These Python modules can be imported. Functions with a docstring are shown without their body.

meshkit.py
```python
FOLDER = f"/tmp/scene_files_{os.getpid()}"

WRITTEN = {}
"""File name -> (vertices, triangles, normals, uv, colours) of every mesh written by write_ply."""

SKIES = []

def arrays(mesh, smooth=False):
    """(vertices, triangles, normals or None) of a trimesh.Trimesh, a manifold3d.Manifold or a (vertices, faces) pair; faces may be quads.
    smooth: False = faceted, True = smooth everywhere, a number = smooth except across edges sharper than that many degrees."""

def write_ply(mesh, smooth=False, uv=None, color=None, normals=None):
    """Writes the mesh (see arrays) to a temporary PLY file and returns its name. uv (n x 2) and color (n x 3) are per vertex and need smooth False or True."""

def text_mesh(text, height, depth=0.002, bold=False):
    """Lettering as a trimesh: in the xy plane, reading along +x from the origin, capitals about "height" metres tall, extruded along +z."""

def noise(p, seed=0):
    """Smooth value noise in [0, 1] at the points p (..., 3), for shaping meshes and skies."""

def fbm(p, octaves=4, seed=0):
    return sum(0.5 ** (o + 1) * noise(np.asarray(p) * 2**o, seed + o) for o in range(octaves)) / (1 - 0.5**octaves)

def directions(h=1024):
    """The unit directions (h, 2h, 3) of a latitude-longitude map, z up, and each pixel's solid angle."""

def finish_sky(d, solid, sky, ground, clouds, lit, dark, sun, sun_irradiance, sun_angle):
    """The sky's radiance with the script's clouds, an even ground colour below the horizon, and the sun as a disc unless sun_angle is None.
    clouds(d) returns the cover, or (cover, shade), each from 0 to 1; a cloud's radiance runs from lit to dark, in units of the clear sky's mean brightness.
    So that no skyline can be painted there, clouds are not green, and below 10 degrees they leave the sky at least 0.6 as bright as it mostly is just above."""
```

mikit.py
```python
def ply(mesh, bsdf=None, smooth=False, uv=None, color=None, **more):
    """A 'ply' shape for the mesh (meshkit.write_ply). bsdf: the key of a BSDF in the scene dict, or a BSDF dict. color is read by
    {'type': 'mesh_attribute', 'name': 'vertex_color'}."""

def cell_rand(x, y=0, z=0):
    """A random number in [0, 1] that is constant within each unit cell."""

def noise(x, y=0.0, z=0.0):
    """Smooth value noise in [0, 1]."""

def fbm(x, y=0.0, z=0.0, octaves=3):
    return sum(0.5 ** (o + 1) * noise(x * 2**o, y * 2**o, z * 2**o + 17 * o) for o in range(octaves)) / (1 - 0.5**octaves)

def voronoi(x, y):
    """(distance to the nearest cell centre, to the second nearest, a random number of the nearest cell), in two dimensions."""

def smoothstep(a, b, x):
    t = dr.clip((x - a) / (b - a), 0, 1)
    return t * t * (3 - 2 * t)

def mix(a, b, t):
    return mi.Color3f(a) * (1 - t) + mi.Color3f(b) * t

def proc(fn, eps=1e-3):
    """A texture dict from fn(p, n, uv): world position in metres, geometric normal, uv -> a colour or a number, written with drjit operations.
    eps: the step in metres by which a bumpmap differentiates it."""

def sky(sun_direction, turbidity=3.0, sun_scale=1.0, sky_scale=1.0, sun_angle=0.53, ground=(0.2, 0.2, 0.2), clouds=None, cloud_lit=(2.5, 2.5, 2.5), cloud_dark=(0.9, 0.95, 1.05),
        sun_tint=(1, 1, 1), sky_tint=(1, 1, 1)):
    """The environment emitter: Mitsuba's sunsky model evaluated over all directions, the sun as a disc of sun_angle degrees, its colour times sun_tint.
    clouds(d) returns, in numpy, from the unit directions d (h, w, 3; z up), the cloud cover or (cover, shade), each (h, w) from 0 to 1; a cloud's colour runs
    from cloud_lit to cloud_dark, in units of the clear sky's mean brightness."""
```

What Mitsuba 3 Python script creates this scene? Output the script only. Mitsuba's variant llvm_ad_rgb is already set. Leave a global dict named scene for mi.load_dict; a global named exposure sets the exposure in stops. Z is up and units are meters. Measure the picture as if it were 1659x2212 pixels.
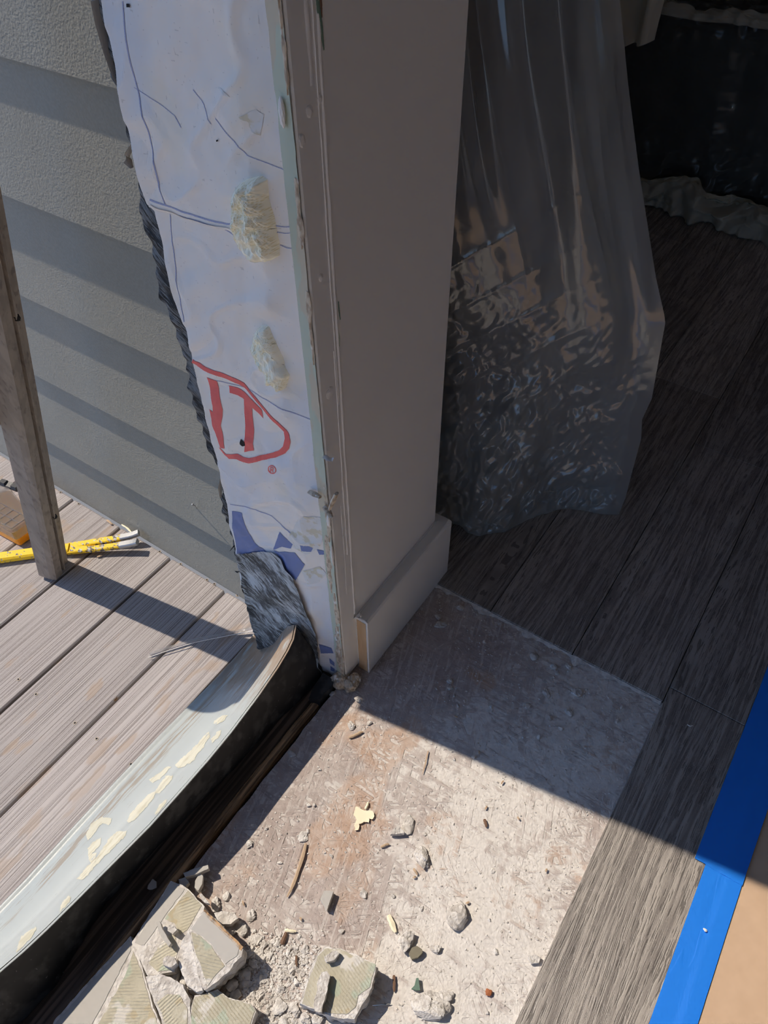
import math, random
import numpy as np
import trimesh
import drjit as dr
import mitsuba as mi
import mikit, meshkit
from mikit import proc, noise, fbm, voronoi, cell_rand, smoothstep, mix, ply
from shapely.geometry import Polygon, LineString, Point
from shapely import affinity

random.seed(7)
rng = np.random.default_rng(7)
scene, labels = {}, {}
T = mi.ScalarTransform4f

# ------------------------------------------------------------------ camera, sky, sun, exposure
exposure = 2.2
W, H, F = 1659, 2212, 1585.45
CAM = np.array([0.3849, -0.4463, 1.0519])
YAW, PITCH, ROLL = -0.6037, 0.8345, -0.0119
FW = np.array([math.sin(YAW) * math.cos(PITCH), math.cos(YAW) * math.cos(PITCH), -math.sin(PITCH)])
_r = np.array([math.cos(YAW), -math.sin(YAW), 0.0])
_u = np.cross(_r, FW)
RT = _r * math.cos(ROLL) + _u * math.sin(ROLL)
UP = -_r * math.sin(ROLL) + _u * math.cos(ROLL)
scene['camera'] = {'type': 'perspective', 'fov_axis': 'x', 'fov': math.degrees(2 * math.atan(W / 2 / F)), 'near_clip': 0.02, 'far_clip': 100.0,
                   'to_world': T().look_at(origin=CAM.tolist(), target=(CAM + FW).tolist(), up=UP.tolist())}
SUNX, SUNY = 0.70, 0.11          # horizontal run of a shadow per metre of height
scene['sky'] = mikit.sky((-SUNX, -SUNY, 1.0), turbidity=2.6, sun_scale=0.62, sky_scale=1.0, sun_tint=(1.0, 1.05, 1.14), sky_tint=(0.90, 1.0, 1.16), ground=(0.22, 0.22, 0.21))


def at(px, py, axis, val):
    """The point where the sight line through a pixel of the photograph meets the plane coordinate[axis] = val."""
    d = FW * F + RT * (px - W / 2) - UP * (py - H / 2)
    t = (val - CAM[axis]) / d[axis]
    return CAM + t * d


def ats(pts, axis, val):
    return np.array([at(x, y, axis, val) for x, y in pts])


# ------------------------------------------------------------------ helpers
def key_for(name):
    if name not in USED:
        USED.add(name)
        return name
    k = 1
    while f'{name}_{k:03d}' in USED:
        k += 1
    USED.add(f'{name}_{k:03d}')
    return f'{name}_{k:03d}'


USED = set()


def obj(name, mesh, bsdf, parent=None, smooth=False, uv=None, **more):
    key = key_for((parent + '__' if parent else '') + name)
    scene[key] = mesh if isinstance(mesh, dict) else ply(mesh, bsdf, smooth=smooth, uv=uv)
    if more:
        scene[key] = {**scene[key], **more}
    return key


def tag(key, label=None, cat=None, group=None, kind=None):
    d = labels.setdefault(key, {})
    for k, v in (('label', label), ('category', cat), ('group', group), ('kind', kind)):
        if v:
            d[k] = v
    return key


def thing(name, label, cat, group=None, kind=None):
    return tag(key_for(name), label, cat, group, kind)


def box(x0, x1, y0, y1, z0, z1, bevel=0.0):
    m = trimesh.creation.box(extents=(x1 - x0, y1 - y0, z1 - z0))
    m.apply_translation(((x0 + x1) / 2, (y0 + y1) / 2, (z0 + z1) / 2))
    if bevel:
        import manifold3d as m3
        c = np.array([(x0 + x1) / 2, (y0 + y1) / 2, (z0 + z1) / 2])
        h = np.array([x1 - x0, y1 - y0, z1 - z0]) / 2
        pts = []
        for s in np.ndindex(2, 2, 2):
            s = np.array(s) * 2 - 1
            for k in range(3):
                p = h - bevel
                p = p.copy()
                p[k] = h[k]
                pts.append(c + s * p)
        hull = trimesh.convex.convex_hull(np.array(pts))
        return hull
    return m


def cat_mesh(ms):
    return trimesh.util.concatenate(ms)


def grid(fn, nu, nv, uvfn=None):
    """A sheet: fn(u, v) arrays in 0..1 -> points (nv, nu, 3)."""
    u, v = np.meshgrid(np.linspace(0, 1, nu), np.linspace(0, 1, nv))
    P = fn(u, v)
    i, j = np.meshgrid(np.arange(nv - 1), np.arange(nu - 1), indexing='ij')
    a = i * nu + j
    f = np.stack([a, a + 1, a + nu + 1, a + nu], -1).reshape(-1, 4)
    f = np.vstack([f[:, [0, 1, 2]], f[:, [0, 2, 3]]])
    return trimesh.Trimesh(P.reshape(-1, 3), f, process=False)


def tube(points, radii, sides=8, squash=1.0):
    p = np.asarray(points, float)
    t = np.gradient(p, axis=0)
    t /= np.linalg.norm(t, axis=1, keepdims=True) + 1e-12
    a = np.cross(t, np.where(np.abs(t[:, 2:]) < 0.9, [0, 0, 1.0], [1.0, 0, 0]))
    a /= np.linalg.norm(a, axis=1, keepdims=True) + 1e-12
    b = np.cross(t, a)
    ang = np.arange(sides) * 2 * np.pi / sides
    r = np.broadcast_to(radii, (len(p),))[:, None, None]
    v = p[:, None] + r * (np.cos(ang)[None, :, None] * a[:, None] + squash * np.sin(ang)[None, :, None] * b[:, None])
    n = len(p)
    i, j = np.meshgrid(np.arange(n - 1), np.arange(sides), indexing='ij')
    q = np.stack([i * sides + j, i * sides + (j + 1) % sides, (i + 1) * sides + (j + 1) % sides, (i + 1) * sides + j], -1).reshape(-1, 4)
    f = np.vstack([q[:, [0, 1, 2]], q[:, [0, 2, 3]]])
    vv = v.reshape(-1, 3)
    caps = []
    for base, flip in ((0, False), ((n - 1) * sides, True)):
        for k in range(1, sides - 1):
            tri = [base, base + k, base + k + 1]
            caps.append(tri if flip else tri[::-1])
    return trimesh.Trimesh(vv, np.vstack([f, caps]), process=False)


def cap_tris(poly2):
    v, t = trimesh.creation.triangulate_polygon(Polygon(poly2), engine='earcut')
    from scipy.spatial import cKDTree
    return cKDTree(np.asarray(poly2)).query(v)[1][t]


def loft(profile, path, frame_x, frame_y):
    """A closed profile (n, 2) carried along path (m, 3); its axes are frame_x, frame_y (m, 3) each."""
    n, m = len(profile), len(path)
    v = path[:, None] + profile[None, :, :1] * frame_x[:, None] + profile[None, :, 1:] * frame_y[:, None]
    i, j = np.meshgrid(np.arange(m - 1), np.arange(n), indexing='ij')
    q = np.stack([i * n + j, i * n + (j + 1) % n, (i + 1) * n + (j + 1) % n, (i + 1) * n + j], -1).reshape(-1, 4)
    f = np.vstack([q[:, [0, 1, 2]], q[:, [0, 2, 3]]])
    tri = cap_tris(profile)
    f = np.vstack([f, tri[:, ::-1], tri + (m - 1) * n])
    mesh = trimesh.Trimesh(v.reshape(-1, 3), f, process=False)
    mesh.fix_normals()
    return mesh


def densify(poly, step, jitter=0.0, seed=0):
    """The outline of a polygon (n, 2) with points every step, made ragged by jitter."""
    p = np.asarray(poly, float)
    out = []
    for a, b in zip(p, np.roll(p, -1, axis=0)):
        k = max(1, int(np.linalg.norm(b - a) / step))
        out += [a + (b - a) * i / k for i in range(k)]
    out = np.array(out)
    if jitter:
        c = out.mean(0)
        n = meshkit.fbm(np.c_[out / (step * 2.5), np.full(len(out), seed * 3.7)], 3, seed) - 0.5
        n2 = meshkit.fbm(np.c_[out / (step * 2.5), np.full(len(out), seed * 3.7 + 50)], 3, seed + 9) - 0.5
        out = out + jitter * 2 * np.c_[n, n2]
    return out


def flat_fill(poly2, size=None):
    """(vertices (n, 2), faces) filling a polygon; refined to edges of at most size."""
    pg = Polygon(poly2)
    if not pg.is_valid:
        pg = pg.buffer(0)
        if pg.geom_type != 'Polygon':
            pg = max(pg.geoms, key=lambda g: g.area)
    v, f = trimesh.creation.triangulate_polygon(pg, engine='earcut')
    if size:
        v3, f = trimesh.remesh.subdivide_to_size(np.c_[v, np.zeros(len(v))], f, size, max_iter=12)
        v3, inv = np.unique(np.round(v3, 7), axis=0, return_inverse=True)
        v, f = v3[:, :2], inv.reshape(-1)[f]
    return v, f


def blob(poly2, height, r, to3, size=0.003, rough=0.25, seed=0, scale=120.0):
    """A lump over a flat outline: to3(xy (n, 2), h (n,)) places it; h grows with the distance from the outline."""
    v, f = flat_fill(densify(poly2, size * 1.5), size)
    ring = LineString(list(map(tuple, poly2)) + [tuple(poly2[0])])
    d = np.array([ring.distance(Point(*p)) for p in v])
    h = height * np.sqrt(1 - (1 - np.clip(d / r, 0, 1)) ** 2)
    h = h * (1 + rough * 2 * (meshkit.fbm(np.c_[v * scale, np.full(len(v), seed)], 4, seed) - 0.5)) - 0.0005
    return trimesh.Trimesh(to3(v, h), f, process=False)


def slab(top3, thick, seed=0, jitter=0.0012, step=0.004, rough=0.0015, base=None):
    """A broken board: top3 is its top outline (n, 3), nearly flat; ragged sides, thick below the top (or down to z = base)."""
    top3 = np.asarray(top3, float)
    A = np.c_[top3[:, :2], np.ones(len(top3))]
    coef = np.linalg.lstsq(A, top3[:, 2], rcond=None)[0]
    o = densify(top3[:, :2], step, jitter, seed)
    if Polygon(o).exterior.is_ccw is False:
        o = o[::-1]
    n = len(o)
    c = o.mean(0)
    rings, layers = [], 5
    zt = np.c_[o, np.ones(n)] @ coef
    for k in range(layers):
        t = k / (layers - 1)
        out = (meshkit.fbm(np.c_[o * 160, np.full(n, t * 3 + seed)], 3, seed) - 0.5) * 2 * rough * (0.3 if k == 0 else 1.0)
        dirn = (o - c) / (np.linalg.norm(o - c, axis=1, keepdims=True) + 1e-9)
        z = zt - t * thick if base is None else zt * (1 - t) + base * t
        rings.append(np.c_[o + dirn * out[:, None], z])
    v = np.vstack(rings)
    i, j = np.meshgrid(np.arange(layers - 1), np.arange(n), indexing='ij')
    q = np.stack([i * n + j, (i + 1) * n + j, (i + 1) * n + (j + 1) % n, i * n + (j + 1) % n], -1).reshape(-1, 4)
    f = np.vstack([q[:, [0, 1, 2]], q[:, [0, 2, 3]]])
    pf = cap_tris(rings[0][:, :2])
    f = np.vstack([f, pf, pf[:, ::-1] + (layers - 1) * n])
    m = trimesh.Trimesh(v, f, process=False)
    return m, coef


# ------------------------------------------------------------------ materials
def mat(name, color, rough=0.6, bump=None, bscale=1.0, eps=1e-3, **kw):
    b = {'type': 'principled', 'base_color': {'type': 'rgb', 'value': list(color)} if isinstance(color, (tuple, list)) else color, 'roughness': rough, 'specular': kw.pop('specular', 0.4), **kw}
    if bump is not None:
        b = {'type': 'bumpmap', 'arbitrary': proc(bump, eps), 'scale': bscale, 'bsdf': b}
    scene[name] = {'type': 'twosided', 'bsdf': b}


def siding_bump(p, n, uv):
    return fbm(p.x * 560, p.z * 560, p.y * 40, octaves=3) * 0.0005


def siding_color(p, n, uv):
    t = fbm(p.x * 9, p.z * 9, 3.0)
    s = noise(p.x * 500, p.z * 500)
    return mix((0.262, 0.262, 0.231), (0.318, 0.315, 0.276), t) * (0.94 + 0.12 * s)


mat('m_siding', proc(siding_color), 0.75, siding_bump, 1.0, 4e-4)


def paint_bump(p, n, uv):
    return fbm(p.x * 420, p.y * 420, p.z * 420, octaves=2) * 0.00016


mat('m_taupe', (0.66, 0.655, 0.63), 0.55, paint_bump, 1.0, 4e-4)
mat('m_taupe_light', (0.72, 0.71, 0.69), 0.5)
mat('m_white_caulk', (0.72, 0.70, 0.66), 0.5)


def wrap_color(p, n, uv):
    t = smoothstep(0.40, 0.62, fbm(p.x * 13 + 4, p.z * 9))
    c = mix((0.765, 0.725, 0.675), (0.645, 0.665, 0.70), t)
    g = smoothstep(0.55, 0.75, fbm(p.x * 22, p.z * 17 + 7, octaves=4))
    c = mix(c, (0.74, 0.69, 0.58), g * 0.45)
    s = smoothstep(0.93, 0.96, noise(p.x * 420, p.z * 420))
    return mix(c, (0.40, 0.38, 0.36), s * 0.4)


mat('m_wrap', proc(wrap_color), 0.45, specular=0.45)
mat('m_print_red', (0.74, 0.125, 0.12), 0.42)
mat('m_print_blue', (0.15, 0.20, 0.40), 0.5)
mat('m_print_line', (0.33, 0.36, 0.52), 0.5)


def stain_color(p, n, uv):
    t = fbm(p.x * 120, p.z * 120, octaves=4)
    return mix((0.68, 0.68, 0.66), (0.60, 0.56, 0.44), smoothstep(0.50, 0.68, t))


mat('m_glue', proc(stain_color), 0.7)


def core_color(p, n, uv):
    t = smoothstep(0.53, 0.60, fbm(p.x * 70, p.y * 70, p.z * 14, octaves=4))
    c = mix((0.42, 0.47, 0.375), (0.49, 0.53, 0.43), noise(p.z * 9, p.x * 60))
    return mix(c, (0.52, 0.47, 0.36), t)


mat('m_green_edge', proc(core_color), 0.7)


def torn_color(p, n, uv):
    t = fbm(p.x * 260, p.y * 260, p.z * 110, octaves=4)
    c = mix((0.36, 0.28, 0.20), (0.58, 0.49, 0.37), smoothstep(0.35, 0.6, t))
    return mix(c, (0.70, 0.66, 0.60), smoothstep(0.60, 0.68, fbm(p.x * 190 + 5, p.y * 190, p.z * 90)))


mat('m_torn', proc(torn_color), 0.85)


def foam_color(p, n, uv):
    a, b, c = voronoi(p.x * 520, p.z * 520)
    return mix(mix((0.80, 0.72, 0.46), (0.93, 0.89, 0.69), smoothstep(0.10, 0.45, a)), (0.94, 0.91, 0.74), smoothstep(0.4, 0.7, fbm(p.x * 70, p.z * 70)))


def foam_bump(p, n, uv):
    a, b, c = voronoi(p.x * 520, p.z * 520)
    return smoothstep(0.05, 0.5, a) * 0.0003


mat('m_foam', proc(foam_color), 0.5, foam_bump, 1.0, 4e-4)


def fibre_color(p, n, uv):
    a = p.x * 0.80 - p.z * 0.60 + p.y * 0.3
    b = p.x * 0.60 + p.z * 0.80 + p.y * 0.7
    a = a + 0.006 * (noise(a * 30, b * 60) - 0.5)
    b = b + 0.012 * (noise(a * 26 + 5, b * 26) - 0.5)
    s = fbm(a * 70, b * 620, octaves=3) * 0.55 + fbm(a * 190 + 3, b * 1500, octaves=2) * 0.45
    m = fbm(a * 26, b * 34 + 9, octaves=3)
    t = smoothstep(0.36, 0.66, s + 0.55 * (m - 0.5))
    return mix((0.040, 0.044, 0.048), (0.46, 0.49, 0.51), t)


def fibre_bump(p, n, uv):
    a = p.x * 0.80 - p.z * 0.60 + p.y * 0.3
    b = p.x * 0.60 + p.z * 0.80 + p.y * 0.7
    return fbm(a * 60, b * 700, octaves=2) * 0.0010


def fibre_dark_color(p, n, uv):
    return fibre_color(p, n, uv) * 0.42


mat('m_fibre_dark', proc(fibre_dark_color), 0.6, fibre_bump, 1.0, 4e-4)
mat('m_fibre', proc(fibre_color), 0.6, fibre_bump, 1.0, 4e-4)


def membrane_color(p, n, uv):
    t = smoothstep(0.45, 0.8, fbm(p.y * 60, p.z * 40, p.x * 60, octaves=4))
    s = smoothstep(0.93, 0.96, noise(p.y * 480, p.z * 480, p.x * 480))
    return mix(mix((0.016, 0.017, 0.018), (0.055, 0.057, 0.055), t), (0.35, 0.34, 0.33), s * 0.5)


mat('m_membrane', proc(membrane_color), 0.6)


def deck_grain(p, k):
    return fbm(p.x * 1050 + 0.9 * noise(p.y * 7, p.x * 25), p.y * 4 + k * 9, octaves=2)


def deck_color(p, n, uv):
    k = dr.floor((p.x + 0.3357) / 0.1445)
    g = deck_grain(p, k)
    c = mix((0.235, 0.210, 0.204), (0.410, 0.382, 0.374), smoothstep(0.26, 0.60, g))
    c = c * (0.90 + 0.20 * cell_rand(k, 5))
    st = smoothstep(0.64, 0.74, fbm(p.x * 42, p.y * 14 + 3, octaves=4))
    c = mix(c, (0.36, 0.26, 0.18), st * 0.45)
    d = smoothstep(0.45, 0.75, fbm(p.x * 11, p.y * 6, 2.0))
    return mix(c, (0.43, 0.405, 0.395), d * 0.25)


def deck_bump(p, n, uv):
    k = dr.floor((p.x + 0.3357) / 0.1445)
    return deck_grain(p, k) * 0.0010


mat('m_deck', proc(deck_color), 0.8, deck_bump, 1.0, 5e-4)
mat('m_gap_dirt', (0.20, 0.11, 0.06), 0.9)


def osb_layers(p):
    """Flat wood strands lying over each other: (tone, relief, which, rim) at p."""
    tone, hgt, tint, rim = mi.Float(0.45), mi.Float(0.0), mi.Float(0.5), mi.Float(0.0)
    for k in range(8):
        ang = 0.55 + k * 1.27
        a, b = p.x * math.cos(ang) + p.y * math.sin(ang), -p.x * math.sin(ang) + p.y * math.cos(ang)
        a = a + 0.008 * (noise(a * 12, b * 12, k) - 0.5)
        w, L = ((0.009, 0.110), (0.0042, 0.075), (0.0024, 0.055))[k % 3]
        row = dr.floor(b / w + 0.37 * k)
        off = cell_rand(row, k, 11)
        col = dr.floor(a / L + off)
        r1, r2, r3 = cell_rand(row, col, k * 3), cell_rand(row, col, k * 3 + 1), cell_rand(row, col, k * 3 + 2)
        fb, fa = (b / w + 0.37 * k) - row, (a / L + off) - col
        half = 0.22 + 0.26 * r3
        eb = half - dr.abs(fb - 0.5 + 0.16 * (noise(a * 55, row, k) - 0.5))
        ea = 0.25 + 0.22 * r2 - dr.abs(fa - 0.5)
        inside = (eb > 0) & (ea > 0) & (r1 > 0.55)
        grain = fbm(a * 40, b * 1500, k, octaves=2)
        tone = dr.select(inside, 0.15 + 0.55 * r2 + 0.35 * (grain - 0.5), tone)
        hgt = dr.select(inside, 0.25 + 0.75 * r3 + 0.35 * grain, hgt * 0.92)
        tint = dr.select(inside, r1, tint)
        rim = dr.select(inside, 1 - smoothstep(0.0, 0.0009, eb * w), rim)
    return tone, hgt, tint, rim


def dust_cover(p):
    """Plaster dust trodden over the boards in drifts, thin on the bare patches."""
    big = fbm(p.x * 8 + 1.3, p.y * 6, octaves=3)
    fine = fbm(p.x * 110, p.y * 110, octaves=4)
    drift = smoothstep(0.06, 0.30, p.x + 0.22 * (big - 0.5))
    return big * 0.55 + fine * 0.55 - 0.30 + drift * 0.32


def osb_color(p, n, uv):
    tone, hgt, tint, rim = osb_layers(p)
    c = mix((0.22, 0.155, 0.135), (0.47, 0.39, 0.36), tone)
    st = smoothstep(0.60, 0.70, fbm(p.x * 15 + 2.1, p.y * 11 + 0.6, octaves=3))
    c = mix(c, (0.42, 0.22, 0.10), st * 0.6 * smoothstep(0.2, 0.6, tint))
    d = dust_cover(p)
    film = 0.20 + smoothstep(0.05, 0.75, d) * 0.40 + smoothstep(0.34, 0.60, d + 0.40 * (0.55 - hgt)) * 0.40
    scr = smoothstep(0.62, 0.70, fbm(p.x * 300 + p.y * 90, p.y * 22 - p.x * 30, 4.0, octaves=3))
    for k in range(4):
        ang = 0.2 + k * 0.83
        a, b = p.x * math.cos(ang) + p.y * math.sin(ang), -p.x * math.sin(ang) + p.y * math.cos(ang)
        b = b + 0.004 * (noise(a * 9, b * 9, k) - 0.5)
        ln = noise(a * 24, b * 900, k + 0.5)
        here = smoothstep(0.45, 0.65, noise(a * 16, b * 16, k + 20.5))
        scr = dr.maximum(scr, smoothstep(0.74, 0.82, ln) * here)
        c = mix(c, (0.17, 0.115, 0.095), smoothstep(0.26, 0.18, ln) * here * 0.5)
        film = film * (1 - 0.40 * smoothstep(0.26, 0.18, ln) * here)
    scr = dr.maximum(scr * 0.55, rim * 0.55 * smoothstep(0.35, 0.6, noise(p.x * 60, p.y * 60)))
    wht = mix((0.60, 0.570, 0.535), (0.70, 0.670, 0.630), noise(p.x * 400, p.y * 400))
    return mix(c, wht, dr.clip(dr.maximum(film, scr), 0, 1))


def osb_bump(p, n, uv):
    tone, hgt, tint, rim = osb_layers(p)
    d = smoothstep(0.45, 0.85, dust_cover(p))
    return hgt * 0.0010 * (1 - 0.55 * d) + fbm(p.x * 600, p.y * 600, octaves=3) * 0.0006


mat('m_osb', proc(osb_color), 0.9, osb_bump, 1.0, 4e-4, specular=0.2)


def lvp_grain(p):
    k = dr.floor((p.x - 0.4301) / 0.152)
    w = p.x + 0.003 * (noise(p.y * 3 + k * 7, k) - 0.5)
    arch = noise(w * 26 + k * 3, p.y * 2.6 + k * 5)
    return k, fbm(w * 340 + arch * 9, p.y * 13 + k * 13, octaves=4), fbm(w * 1500 + arch * 40, p.y * 55, k, octaves=2)


def lvp_color(p, n, uv):
    k, g, f = lvp_grain(p)
    c = mix((0.178, 0.158, 0.145), (0.345, 0.314, 0.284), smoothstep(0.25, 0.72, g))
    c = mix(c, (0.070, 0.062, 0.057), smoothstep(0.60, 0.70, f) * 0.7)
    s = smoothstep(0.86, 0.92, noise(p.x * 700, p.y * 700))
    c = mix(c, (0.5, 0.47, 0.44), s * 0.25)
    fr = k * 0.37 - dr.floor(k * 0.37)
    off = dr.select(k == -2, 0.754, 0.92 * fr)
    row = dr.floor((p.y - 0.276 - off) / 0.92)
    tone = 0.70 + 0.40 * cell_rand(k, 3, row)
    return c * dr.select((k == -2) & (row == 0), 1.35, dr.select((k == 0) & (row < 0), 0.98, tone))


def lvp_bump(p, n, uv):
    k, g, f = lvp_grain(p)
    return -smoothstep(0.55, 0.70, f) * 0.0004 + g * 0.0002


mat('m_lvp', proc(lvp_color), 0.5, lvp_bump, 1.0, 4e-4, specular=0.9)


def tape_bump(p, n, uv):
    return fbm(p.x * 700, p.y * 300, octaves=2) * 0.00012 + smoothstep(0.47, 0.5, fbm(p.x * 40, p.y * 7, 2.0)) * 0.0002


mat('m_tape', (0.014, 0.19, 0.74), 0.45, tape_bump, 1.0, 4e-4)


def card_color(p, n, uv):
    return mix((0.50, 0.35, 0.235), (0.56, 0.40, 0.275), fbm(p.x * 60, p.y * 60, octaves=4))


mat('m_card', proc(card_color), 0.8)


def plaster_color(p, n, uv):
    t = fbm(p.x * 150, p.y * 150, p.z * 150, octaves=4)
    return mix((0.47, 0.440, 0.405), (0.66, 0.635, 0.60), smoothstep(0.3, 0.65, t))


def plaster_bump(p, n, uv):
    return fbm(p.x * 420, p.y * 420, p.z * 420, octaves=4) * 0.0026


mat('m_plaster', proc(plaster_color), 0.95, plaster_bump, 1.0, 4e-4, specular=0.15)


def rib_color(p, n, uv):
    t = fbm(uv.x * 60, uv.y * 60, octaves=4)
    c = mix((0.38, 0.355, 0.27), (0.50, 0.47, 0.375), t)
    c = mix(c, (0.36, 0.46, 0.37), smoothstep(0.56, 0.66, fbm(uv.x * 35 + 5, uv.y * 35, octaves=3)) * 0.55)
    c = mix(c, (0.42, 0.34, 0.20), smoothstep(0.62, 0.70, fbm(uv.x * 70 + 2, uv.y * 70 + 8, octaves=3)) * 0.5)
    return mix(c, (0.62, 0.60, 0.56), smoothstep(0.57, 0.66, fbm(uv.x * 48 + 9, uv.y * 48 + 3, octaves=4)) * 0.8)


def rib_bump(p, n, uv):
    w = uv.y + 0.0012 * noise(uv.x * 90, uv.y * 60)
    return 0.00060 * (0.5 + 0.5 * dr.sin(w * (2 * math.pi / 0.0034))) * smoothstep(0.28, 0.42, fbm(uv.x * 40, uv.y * 40 + 4, octaves=3)) + fbm(p.x * 400, p.y * 400, octaves=2) * 0.0005


mat('m_rib', proc(rib_color), 0.85, rib_bump, 1.0, 4e-4)
mat('m_paper_grey', (0.45, 0.435, 0.405), 0.85)


def wood_color(p, n, uv):
    t = fbm(p.x * 260, p.y * 9, p.z * 260, octaves=3)
    return mix((0.055, 0.043, 0.034), (0.19, 0.145, 0.11), smoothstep(0.35, 0.7, t))


mat('m_sill_wood', proc(wood_color), 0.8)


def worn_color(p, n, uv):
    t = fbm(p.x * 300, p.y * 14, p.z * 300, octaves=3)
    return mix((0.17, 0.105, 0.06), (0.50, 0.32, 0.17), smoothstep(0.35, 0.65, t))


mat('m_worn_wood', proc(worn_color), 0.8)


def mdf_color(p, n, uv):
    return mix((0.52, 0.34, 0.185), (0.62, 0.43, 0.26), fbm(p.x * 240, p.z * 40, octaves=3))


mat('m_mdf', proc(mdf_color), 0.85)


def flash_color(p, n, uv):
    """Pale enamel; uv.x runs across the strip in metres, uv.y along it."""
    c = mix((0.345, 0.380, 0.378), (0.370, 0.405, 0.400), noise(uv.x * 40, uv.y * 12))
    dz = smoothstep(0.012, 0.022, uv.x) * (1 - smoothstep(0.036, 0.060, uv.x))
    dirt = smoothstep(0.44, 0.66, fbm(uv.x * 260, uv.y * 34, octaves=5) * 0.7 + 0.3 * noise(uv.x * 60, uv.y * 7) + 0.02) * dz
    c = mix(c, (0.25, 0.205, 0.155), dirt * 0.75)
    tip = 1 - smoothstep(0.03, 0.17, uv.y + 0.10 * (fbm(uv.x * 70, uv.y * 30) - 0.5))
    grime = smoothstep(0.36, 0.60, fbm(uv.x * 120, uv.y * 34, 3.0, octaves=4) + 0.20 * tip) * tip
    c = mix(c, (0.24, 0.16, 0.10), grime * 0.85)
    cr = smoothstep(0.93, 0.97, noise(uv.x * 420, uv.y * 30))
    return mix(c, (0.25, 0.24, 0.22), cr * 0.5)


mat('m_flash', proc(flash_color), 0.4, specular=0.5)


def post_color(p, n, uv):
    t = fbm(p.x * 140, p.y * 140, p.z * 22, octaves=4)
    c = mix((0.33, 0.28, 0.235), (0.265, 0.225, 0.19), smoothstep(0.35, 0.65, t))
    s = smoothstep(0.58, 0.74, fbm(p.x * 230, p.y * 230, p.z * 60, octaves=4))
    return mix(c, (0.13, 0.105, 0.10), s * 0.5)


def peel_color(p, n, uv):
    t = fbm(p.x * 120, p.y * 70, p.z * 120, octaves=4)
    return mix((0.50, 0.49, 0.40), (0.44, 0.42, 0.32), smoothstep(0.45, 0.7, t))


mat('m_peel', proc(peel_color), 0.6)
mat('m_post', proc(post_color), 0.5, specular=0.5)


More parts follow.
